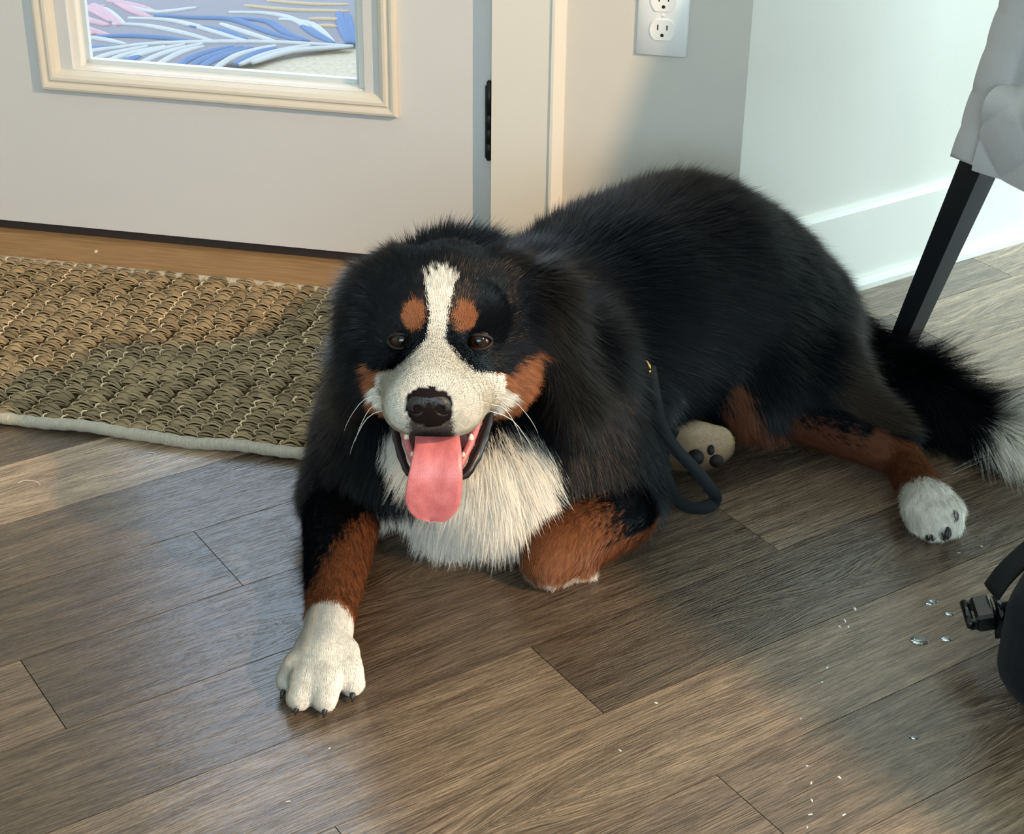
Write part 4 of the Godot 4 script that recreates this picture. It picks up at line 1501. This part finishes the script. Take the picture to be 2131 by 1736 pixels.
func dog_feet(dog: Node3D) -> void:
	var claw := plain(srgb(38, 33, 31), 0.35, 0.5)
	var pad := plain(srgb(40, 36, 35), 0.65, 0.3)
	for c in [[Vector3(-0.352, 0.012, 0.986), Vector3(-0.15, -0.4, 1)], [Vector3(-0.331, 0.012, 1.008), Vector3(-0.05, -0.4, 1)], [Vector3(-0.304, 0.012, 1.005), Vector3(0.1, -0.4, 1)], [Vector3(-0.285, 0.012, 0.976), Vector3(0.3, -0.4, 1)]]:
		var d: Vector3 = c[1].normalized()
		part("claw", tube(PackedVector3Array([c[0], c[0] + d * 0.007, c[0] + d * 0.012 + Vector3(0, -0.002, 0)]), PackedFloat32Array([0.0036, 0.0028, 0.0006]), 8), claw, dog)
	# pads of the left hind foot, turned towards the room
	for q in [[Vector3(0.309, 0.030, 0.536), Vector3(0.0065, 0.010, 0.007)], [Vector3(0.301, 0.013, 0.547), Vector3(0.0085, 0.010, 0.006)], [Vector3(0.286, 0.007, 0.550), Vector3(0.007, 0.005, 0.004)]]:
		part("toe_pad", ellipsoid(q[0], q[1], 14), pad, dog)
	# sole of the right hind foot
	for q in [[Vector3(0.004, 0.043, 0.488), Vector3(0.0105, 0.0105, 0.006)], [Vector3(0.021, 0.052, 0.482), Vector3(0.0045, 0.007, 0.004)], [Vector3(0.028, 0.037, 0.480), Vector3(0.009, 0.009, 0.005)], [Vector3(0.006, 0.020, 0.486), Vector3(0.011, 0.006, 0.005)]]:
		part("sole_pad", ellipsoid(q[0], q[1], 14), pad, dog)

# ---------------------------------------------------------------- woven door mat
func build_mat() -> void:
	var mat := thing("door_mat", "woven brown jute door mat with a pale bound edge in front of the door", "mat")
	var x0 := -1.62
	var x1 := -0.372
	var z0 := 0.052
	var z1 := 0.524
	part("mat_base", slab(rect(x0, z0, x1, z1), 0.0, 0.006), plain(srgb(84, 68, 46), 0.95, 0.2), mat)
	# bundles of jute: arched fibres lying across each column
	rng.seed = 33
	var meshes := []
	for variant in 3:
		var st := new_st()
		for k in 15:
			var w := rng.randf_range(0.0100, 0.0145)
			var zz := (k - 7.0) * 0.00145 + rng.randf_range(-0.0008, 0.0008)
			var hgt := 0.0115 - absf(k - 7.0) * 0.00075 + rng.randf_range(-0.002, 0.0022)
			var path := PackedVector3Array()
			var rad := PackedFloat32Array()
			var skew := rng.randf_range(-0.0015, 0.0015)
			for i in 7:
				var t := i / 6.0
				path.append(Vector3((t - 0.5) * 2.0 * w, 0.001 + hgt * pow(sin(PI * clampf(0.06 + t * 0.88, 0, 1)), 0.7), zz * (0.45 + 0.55 * sin(PI * t)) + skew * (t - 0.5)))
				rad.append(0.00095 * (0.55 + 0.45 * sin(PI * t)))
			append_tube(st, path, rad, 5, 1.0, Vector3.UP, false)
		meshes.append(done(st))
	var jute := plain(Color.WHITE, 0.85, 0.25)
	jute.vertex_color_use_as_albedo = true
	var lists := [[], [], []]
	var knots := []
	var pw := 0.0228
	var pz := 0.0188
	var rows := int((z1 - z0) / pz)
	var cols := int((x1 - x0) / pw) + 2
	for j in rows:
		var z := z0 + (j + 0.5) * pz
		for i in cols:
			var x := x0 + (i + 0.5) * pw
			# the columns run straight in some bands and slant in others
			var band := (z + 0.40 * x) / 0.19
			var f := fposmod(band, 1.0)
			var run := floorf(band) + smoothstep(0.45, 1.0, f)
			var xs := x + fposmod(run * 0.085, pw * 50.0) - pw * floorf(fposmod(run * 0.085, pw * 50.0) / pw)
			if xs > x1 - 0.006 or xs < x0:
				continue
			var c := Color(0.345, 0.252, 0.142) * rng.randf_range(0.72, 1.25)
			lists[rng.randi() % 3].append([Vector3(xs + rng.randf_range(-0.001, 0.001), 0.005, z + rng.randf_range(-0.0012, 0.0012)), rng.randf_range(-0.18, 0.18), c])
			var edge_line := (i % 9 == 0) or f > 0.94
			knots.append([Vector3(xs - pw * 0.5, 0.0095, z), rng.randf_range(-0.4, 0.4), Color(0.74, 0.57, 0.36) * (rng.randf_range(0.9, 1.2) if edge_line else rng.randf_range(0.55, 1.0)), 1.2 if edge_line else 0.95])
	for v in 3:
		var mm := MultiMesh.new()
		mm.transform_format = MultiMesh.TRANSFORM_3D
		mm.use_colors = true
		mm.mesh = meshes[v]
		mm.instance_count = lists[v].size()
		for i in lists[v].size():
			var q: Array = lists[v][i]
			mm.set_instance_transform(i, Transform3D(Basis(Vector3.UP, q[1]), q[0]))
			mm.set_instance_color(i, q[2])
		var mi := MultiMeshInstance3D.new()
		mi.name = ["jute_weave", "jute_weave_001", "jute_weave_002"][v]
		mi.multimesh = mm
		mi.material_override = jute
		mat.add_child(mi)
		mi.set_meta("kind", "stuff")
	var ks := new_st()
	append_tube(ks, smooth_path([Vector3(-0.0030, 0.000, -0.0085), Vector3(0.002, 0.0034, -0.003), Vector3(-0.002, 0.0036, 0.003), Vector3(0.003, 0.000, 0.0085)], 8), PackedFloat32Array([0.0005, 0.0009, 0.0011, 0.0009, 0.0011, 0.0010, 0.0008, 0.0005]), 5)
	append_tube(ks, smooth_path([Vector3(0.0040, 0.001, -0.0045), Vector3(-0.0005, 0.004, 0.0), Vector3(-0.0045, 0.001, 0.005)], 6), PackedFloat32Array([0.0005, 0.0008, 0.0009, 0.0008, 0.0007, 0.0004]), 5)
	var km := MultiMesh.new()
	km.transform_format = MultiMesh.TRANSFORM_3D
	km.use_colors = true
	km.mesh = done(ks)
	km.instance_count = knots.size()
	for i in knots.size():
		km.set_instance_transform(i, Transform3D(Basis(Vector3.UP, knots[i][1]).scaled(Vector3.ONE * knots[i][3]), knots[i][0]))
		km.set_instance_color(i, knots[i][2])
	var ki := MultiMeshInstance3D.new()
	ki.name = "stitching"
	ki.multimesh = km
	ki.material_override = jute
	mat.add_child(ki)
	ki.set_meta("kind", "stuff")
	# pale binding rolled over the edges, slightly wavy, with its wrapped thread
	var bind := plain(Color.WHITE, 0.9, 0.2)
	bind.albedo_texture = noise_tex(41, 0.05, srgb(188, 176, 154), srgb(228, 220, 202), 512)
	bind.uv1_triplanar = true
	bind.uv1_scale = Vector3(60, 3, 3)
	bind.heightmap_enabled = true
	bind.heightmap_scale = 0.15
	bind.heightmap_texture = noise_tex(43, 0.05, Color.BLACK, Color.WHITE, 512, false, 2)
	var front := PackedVector3Array()
	var fr := PackedFloat32Array()
	for i in 160:
		var t := i / 159.0
		front.append(Vector3(lerpf(x0, x1 + 0.006, t), 0.0085 + 0.0012 * sin(t * 31.0) + 0.0008 * sin(t * 77.0), z1 + 0.004 + 0.0022 * sin(t * 17.0) + 0.0014 * sin(t * 41.0 + 1.0)))
		fr.append(0.0080 + 0.0006 * sin(t * 320.0))
	part("edge_binding", tube(front, fr, 12, 0.95), bind, mat)
	part("edge_binding", tube(PackedVector3Array([Vector3(x1 + 0.004, 0.008, z0), Vector3(x1 + 0.004, 0.008, z1)]), PackedFloat32Array([0.008, 0.008]), 12), bind, mat)
	part("edge_binding", tube(PackedVector3Array([Vector3(x0, 0.008, z0 + 0.006), Vector3(x1, 0.008, z0 + 0.006)]), PackedFloat32Array([0.0075, 0.0075]), 12), bind, mat)

# ---------------------------------------------------------------- quilted dining chair
func quilt(u: float, v: float) -> float:
	# pillow between stitched diagonals, 0 on the seams
	var a := fposmod((u + v) / 0.098, 1.0)
	var b := fposmod((u - v) / 0.098, 1.0)
	var da := minf(a, 1.0 - a)
	var db := minf(b, 1.0 - b)
	return pow(minf(da, 0.5) * 2.0, 0.32) * pow(minf(db, 0.5) * 2.0, 0.32)

func build_chair() -> void:
	var chair := thing("dining_chair", "grey quilted upholstered dining chair with black splayed legs", "chair")
	var cloth := fabric(srgb(196, 196, 196), 0.8, 201, 9.0, 0.02)
	# shell: at every height a U in plan (e along the front, l towards the back)
	var thick := 0.052
	var e0 := 0.305
	var e1 := 0.815
	var lb := 0.60
	var rc := 0.15
	var rows := 96
	var ncol := 300
	var st := new_st()
	var rings := []
	for j in rows:
		var t := j / float(rows - 1)
		var y := lerpf(0.333, 0.83, t)
		var lf := 0.078 + 0.30 * (y - 0.333) + maxf(0.0, y - 0.62) * 1.1
		var flare := 0.02 * t
		# soft rounding of the top and bottom rims
		var rim := sqrt(maxf(0.05, 1.0 - pow(maxf(0.0, t * 2.0 - 1.9) / 0.10, 2.0)))
		var side := lb - rc - lf
		var arc := rc * PI * 0.5
		var bk := e1 - e0 - 2.0 * rc
		var total := side * 2.0 + arc * 2.0 + bk
		var outer := PackedVector3Array()
		var inner := PackedVector3Array()
		for i in ncol:
			var s := total * i / (ncol - 1.0)
			var p := Vector2.ZERO
			var n := Vector2.ZERO
			if s < side:
				p = Vector2(e0, lf + s)
				n = Vector2(-1, 0)
			elif s < side + arc:
				var a := (s - side) / rc
				n = Vector2(-cos(a), sin(a))
				p = Vector2(e0 + rc, lb - rc) + n * rc
			elif s < side + arc + bk:
				p = Vector2(e0 + rc + s - side - arc, lb)
				n = Vector2(0, 1)
			elif s < side + arc * 2.0 + bk:
				var a := (s - side - arc - bk) / rc
				n = Vector2(sin(a), cos(a))
				p = Vector2(e1 - rc, lb - rc) + n * rc
			else:
				p = Vector2(e1, lb - rc - (s - side - arc * 2.0 - bk))
				n = Vector2(1, 0)
			var edge := minf(s, total - s)
			var round_front := 0.72 + 0.28 * sqrt(clampf(1.0 - pow(maxf(0.0, 0.024 - edge) / 0.024, 2.0), 0.0, 1.0))
			var th := thick * 0.5 * rim * round_front
			var q := quilt(s + 0.02, y) * 0.009
			var mid := p - n * (thick * 0.5)
			var po := mid + n * (th + q + flare)
			var pi := mid - n * (th + q * 0.9 - flare)
			outer.append(el(po.x, po.y, y))
			inner.append(el(pi.x, pi.y, y))
		inner.reverse()
		outer.append_array(inner)
		rings.append(outer)
	var m := ncol * 2
	for j in rows - 1:
		for i in m:
			var i2 := (i + 1) % m
			quad(st, rings[j][i], rings[j][i2], rings[j + 1][i2], rings[j + 1][i])
	for i in ncol - 1:
		quad(st, rings[0][i], rings[0][m - 1 - i], rings[0][m - 2 - i], rings[0][i + 1])
		var r := rows - 1
		quad(st, rings[r][i], rings[r][i + 1], rings[r][m - 2 - i], rings[r][m - 1 - i])
	part("backrest", done(st), cloth, chair, "quilted grey shell back")
	# seat: cushion with a quilted front
	st = new_st()
	var prof := []
	for i in 30:
		prof.append(Vector2(0.078, lerpf(0.330, 0.405, i / 29.0)))
	for i in 10:
		var a := PI * 0.5 * i / 9.0
		prof.append(Vector2(0.078 + 0.022 * (1.0 - cos(a)), 0.405 + 0.022 * sin(a)))
	for i in 110:
		prof.append(Vector2(lerpf(0.102, 0.57, i / 109.0), 0.427 + 0.012 * sin(PI * i / 109.0)))
	var cols := 120
	var grid := []
	for i in cols:
		var e := lerpf(e0 + 0.046, e1 - 0.046, i / (cols - 1.0))
		var line := PackedVector3Array()
		var run := 0.0
		for k in prof.size():
			var p: Vector2 = prof[k]
			if k > 0:
				run += p.distance_to(prof[k - 1])
			var tn: Vector2 = (prof[mini(k + 1, prof.size() - 1)] - prof[maxi(k - 1, 0)]).normalized()
			var nn := Vector2(-tn.y, tn.x)
			var q := quilt(e, run) * 0.009
			line.append(el(e, p.x + nn.x * q, p.y + nn.y * q))
		grid.append(line)
	for i in cols - 1:
		for k in prof.size() - 1:
			quad(st, grid[i][k], grid[i][k + 1], grid[i + 1][k + 1], grid[i + 1][k])
	var under := el(0, 0)
	quad(st, el(e0 + 0.046, 0.078, 0.330), el(e1 - 0.046, 0.078, 0.330), el(e1 - 0.046, 0.57, 0.330), el(e0 + 0.046, 0.57, 0.330))
	part("seat", done(st), cloth, chair, "quilted grey seat")
	var black := plain(srgb(26, 28, 31), 0.32, 0.5)
	# legs: square, tapering and splayed
	for c in [[Vector2(0.334, 0.112), Vector2(-0.080, -0.036)], [Vector2(0.786, 0.112), Vector2(0.080, -0.036)], [Vector2(0.345, 0.54), Vector2(-0.075, 0.05)], [Vector2(0.775, 0.54), Vector2(0.075, 0.05)]]:
		var top: Vector2 = c[0]
		var foot: Vector2 = top + c[1]
		var s2 := new_st()
		s2.set_smooth_group(-1)
		var ring := []
		for lv in [[top, 0.345, 0.019], [foot, 0.0, 0.0125]]:
			var r := PackedVector3Array()
			for k in [Vector2(-1, -1), Vector2(1, -1), Vector2(1, 1), Vector2(-1, 1)]:
				r.append(el(lv[0].x + k.x * lv[2], lv[0].y + k.y * lv[2], lv[1]))
			ring.append(r)
		for k in 4:
			quad(s2, ring[0][k], ring[1][k], ring[1][(k + 1) % 4], ring[0][(k + 1) % 4])
		quad(s2, ring[0][0], ring[0][1], ring[0][2], ring[0][3])
		quad(s2, ring[1][3], ring[1][2], ring[1][1], ring[1][0])
		part("leg", done(s2), black, chair)

# ---------------------------------------------------------------- black bag at the edge of the picture
func bag_field(p: Vector3) -> float:
	# soft body lying on the floor: rounded block with sagging top
	var q := p - Vector3(0.520, 0.075, 0.800)
	var x := q.rotated(Vector3.UP, 0.25)
	var b := Vector3(absf(x.x) - 0.115, absf(x.y + x.x * 0.06) - 0.028, absf(x.z) - 0.075)
	var d := Vector3(maxf(b.x, 0), maxf(b.y, 0), maxf(b.z, 0)).length() + minf(maxf(b.x, maxf(b.y, b.z)), 0.0) - 0.046
	d += 0.003 * sin(p.x * 70.0 + p.z * 23.0) * cos(p.z * 45.0)
	# flap rolled over the back edge
	d = smin(d, (p - Vector3(0.475, 0.105, clampf(p.z, 0.66, 0.80))).length() - 0.050, 0.03)
	return d

func build_bag() -> void:
	var bag := thing("black_bag", "black fabric bag with a plastic strap buckle on the floor", "bag")
	var cloth := fabric(srgb(17, 20, 26), 0.75, 251, 16.0, 0.06)
	part("bag_body", face_net(bag_field, Vector3(0.30, -0.01, 0.58), Vector3(0.72, 0.19, 1.0), 0.008), cloth, bag)
	var webbing := plain(srgb(16, 18, 22), 0.6, 0.4)
	webbing.heightmap_enabled = true
	webbing.heightmap_scale = 0.08
	webbing.uv1_triplanar = true
	webbing.uv1_scale = Vector3(30, 30, 30)
	webbing.heightmap_texture = noise_tex(253, 0.3, Color.BLACK, Color.WHITE, 256, false, 2)
	# broad strap running from the body to the buckle, and its loose upper edge
	part("strap", tube(smooth_path([Vector3(0.345, 0.052, 0.770), Vector3(0.365, 0.062, 0.775), Vector3(0.400, 0.085, 0.780), Vector3(0.450, 0.100, 0.790)], 14), fill(14, 0.020), 12, 0.22, Vector3(0.4, 0.8, 0.5)), webbing, bag)
	part("strap", tube(smooth_path([Vector3(0.338, 0.075, 0.752), Vector3(0.352, 0.100, 0.745), Vector3(0.385, 0.135, 0.735), Vector3(0.440, 0.160, 0.730)], 14), fill(14, 0.019), 12, 0.25, Vector3(-0.6, 0.8, 0.1)), webbing, bag)
	var plastic := plain(srgb(12, 13, 16), 0.22, 0.5)
	var bx := Transform3D(Basis(Vector3.UP, 0.15).rotated(Vector3(0, 0, 1), 0.25), Vector3(0.329, 0.054, 0.764))
	var buckle := part("buckle", box(Vector3(-0.007, -0.010, -0.021), Vector3(0.014, 0.010, 0.021), 0.003, bx), plastic, bag, "glossy black side-release buckle")
	part("buckle_bar", tube(PackedVector3Array([bx * Vector3(-0.013, 0.002, -0.021), bx * Vector3(-0.013, 0.002, 0.021)]), PackedFloat32Array([0.0045, 0.0045]), 10), plastic, buckle)
	for s in [-1.0, 1.0]:
		part("buckle_prong", box(Vector3(-0.014, -0.006, -0.0025 + s * 0.0175), Vector3(-0.005, 0.006, 0.0025 + s * 0.0175), 0.0015, bx), plastic, buckle)
	part("buckle_bar", tube(PackedVector3Array([bx * Vector3(0.020, 0.004, -0.019), bx * Vector3(0.020, 0.004, 0.019)]), PackedFloat32Array([0.004, 0.004]), 10), plastic, buckle)

func fill(n: int, v: float) -> PackedFloat32Array:
	var a := PackedFloat32Array()
	a.resize(n)
	a.fill(v)
	return a

# ---------------------------------------------------------------- leash
func build_leash() -> void:
	var leash := thing("leash", "black webbing leash looped on the floor beside the dog", "leash")
	var web := plain(srgb(26, 30, 34), 0.7, 0.35)
	web.uv1_triplanar = true
	web.uv1_scale = Vector3(40, 40, 40)
	web.heightmap_enabled = true
	web.heightmap_scale = 0.08
	web.heightmap_texture = noise_tex(260, 0.35, Color.BLACK, Color.WHITE, 256, false, 2)
	var pts := smooth_path([Vector3(-0.0488, 0.2053, 0.5781), Vector3(-0.0361, 0.1653, 0.5981), Vector3(-0.0279, 0.1369, 0.5943), Vector3(-0.0160, 0.1020, 0.5720), Vector3(0.0050, 0.0680, 0.5530), Vector3(0.0260, 0.0340, 0.5380), Vector3(0.0345, 0.0140, 0.5310), Vector3(0.0270, 0.0070, 0.5400), Vector3(0.0080, 0.0065, 0.5450), Vector3(-0.0120, 0.0130, 0.5400), Vector3(-0.0250, 0.0340, 0.5330), Vector3(-0.0317, 0.0655, 0.5290), Vector3(-0.0208, 0.1057, 0.5371)], 60)
	# flat strap: the broad side faces the room
	var st := new_st()
	var rings := []
	for i in pts.size():
		var t := (pts[mini(i + 1, pts.size() - 1)] - pts[maxi(i - 1, 0)]).normalized()
		var face := Vector3(0.25, 0.35, 0.9)
		var wide := t.cross(face).normalized() * 0.0074
		var n := wide.normalized().cross(t).normalized() * 0.0016
		rings.append([pts[i] - wide - n, pts[i] + wide - n, pts[i] + wide + n, pts[i] - wide + n])
	for i in pts.size() - 1:
		for k in 4:
			quad(st, rings[i][k], rings[i][(k + 1) % 4], rings[i + 1][(k + 1) % 4], rings[i + 1][k])
	quad(st, rings[0][3], rings[0][2], rings[0][1], rings[0][0])
	var e := pts.size() - 1
	quad(st, rings[e][0], rings[e][1], rings[e][2], rings[e][3])
	part("strap", done(st), web, leash)
	var brass := plain(srgb(196, 160, 96), 0.25, 0.5, 1.0)
	var ring := PackedVector3Array()
	for k in 21:
		var a := TAU * k / 20.0
		ring.append(Vector3(-0.0526, 0.2079, 0.5888) + Vector3(cos(a) * 0.006, sin(a) * 0.009, 0.003 * cos(a)))
	part("snap_hook", tube(ring, fill(21, 0.0018), 8, 1.0, Vector3(0, 0, 1)), brass, leash, "small brass snap hook")

# ---------------------------------------------------------------- crumbs, drops and a stray hair on the floor
func build_litter() -> void:
	var chip := plain(srgb(236, 236, 232), 0.25, 0.6)
	var water := plain(Color(0.96, 0.98, 1.0, 0.03), 0.02, 0.5)
	water.transparency = BaseMaterial3D.TRANSPARENCY_ALPHA
	water.refraction_enabled = true
	water.refraction_scale = 0.033
	rng.seed = 404
	var chips := [[0.205, 0.705, 0.0042], [0.195, 0.729, 0.0045], [0.190, 0.742, 0.0025], [0.199, 0.740, 0.003], [0.180, 0.818, 0.0034], [0.176, 0.844, 0.0022], [0.173, 1.003, 0.0034], [0.199, 0.989, 0.003], [0.175, 1.027, 0.0028], [0.175, 1.047, 0.003], [0.205, 1.041, 0.0028], [0.173, 1.065, 0.0022], [0.168, 0.979, 0.0024], [0.158, 0.908, 0.002], [0.345, 0.545, 0.0024], [0.319, 0.565, 0.0022], [-0.301, 1.134, 0.003], [-0.286, 1.053, 0.0018], [0.014, 0.915, 0.0026], [-0.011, 0.995, 0.0028]]
	for c in chips:
		var st := new_st()
		st.set_smooth_group(-1)
		# irregular flake
		var ring := PackedVector3Array()
		for k in 7:
			var a := TAU * k / 7.0
			var r: float = c[2] * rng.randf_range(0.6, 1.0) * (0.65 if k % 3 == 0 else 1.0)
			ring.append(Vector3(cos(a) * r * 0.6, 0.0002, sin(a) * r))
		var top := Vector3(rng.randf_range(-0.3, 0.3) * c[2], c[2] * 0.45, rng.randf_range(-0.3, 0.3) * c[2])
		for k in 7:
			tri(st, ring[k], ring[(k + 1) % 7], top)
			tri(st, Vector3(0, 0.0001, 0), ring[(k + 1) % 7], ring[k])
		var o := part(numbered("crumb"), done(st), chip, self)
		o.position = Vector3(c[0], 0, c[1])
		o.rotation.y = rng.randf() * TAU
		var where := "in the loose scatter on the warmly lit planks"
		if c[1] < 0.6:
			where = "close beside the dog's white hind paw"
		elif c[1] < 0.86:
			where = "in the small cluster between hind paw and black bag"
		elif c[0] < -0.2:
			where = "below the dog's stretched front paw"
		elif c[0] < 0.1:
			where = "alone on a bare plank in front of the dog"
		meta(o, "tiny white crumb " + where, "crumb", "white crumbs on the floor")
	for c in [[0.285, 0.677, 0.0042], [0.289, 0.671, 0.0038], [0.306, 0.691, 0.0042], [0.274, 0.749, 0.0078], [0.302, 0.739, 0.0052], [0.268, 0.913, 0.0040]]:
		var prof := PackedVector2Array()
		for k in 9:
			var a := PI * 0.5 * k / 8.0
			prof.append(Vector2(sin(a) * c[2], 0.0003 + cos(a) * c[2] * 0.42))
		prof.append(Vector2(c[2] * 0.98, 0.0001))
		prof.append(Vector2(0, 0.0001))
		var o := part(numbered("water_drop"), lathe(prof, 20), water, self)
		o.position = Vector3(c[0], 0, c[1])
		o.scale = Vector3(1.25, 1, 0.9)
		meta(o, "largest clear water drop on the floor near the bag buckle" if c[2] > 0.007 else ("clear water drop standing alone below the bag" if c[1] > 0.9 else "small clear water drop on the floor near the bag buckle"), "drop", "water drops on the floor")
	var hairm := plain(srgb(226, 220, 208), 0.5, 0.4)
	for h in [[Vector3(-0.80, 0, 0.66), 0.024, 0.6], [Vector3(-0.675, 0, 0.555), 0.018, -0.3]]:
		var o := part(numbered("loose_hair"), tube(smooth_path([Vector3(0, 0.0006, 0), Vector3(h[1] * 0.3, 0.0012, -0.002), Vector3(h[1] * 0.65, 0.0014, 0.001), Vector3(h[1] * 0.9, 0.001, 0.007), Vector3(h[1], 0.0006, 0.014)], 14), fill(14, 0.0004), 5), hairm, self)
		o.position = h[0]
		o.rotation.y = h[2]
		meta(o, "curved pale dog hair lying right at the mat edge" if h[1] < 0.02 else "longer pale dog hair lying on a plank away from the mat", "hair", "loose dog hairs")
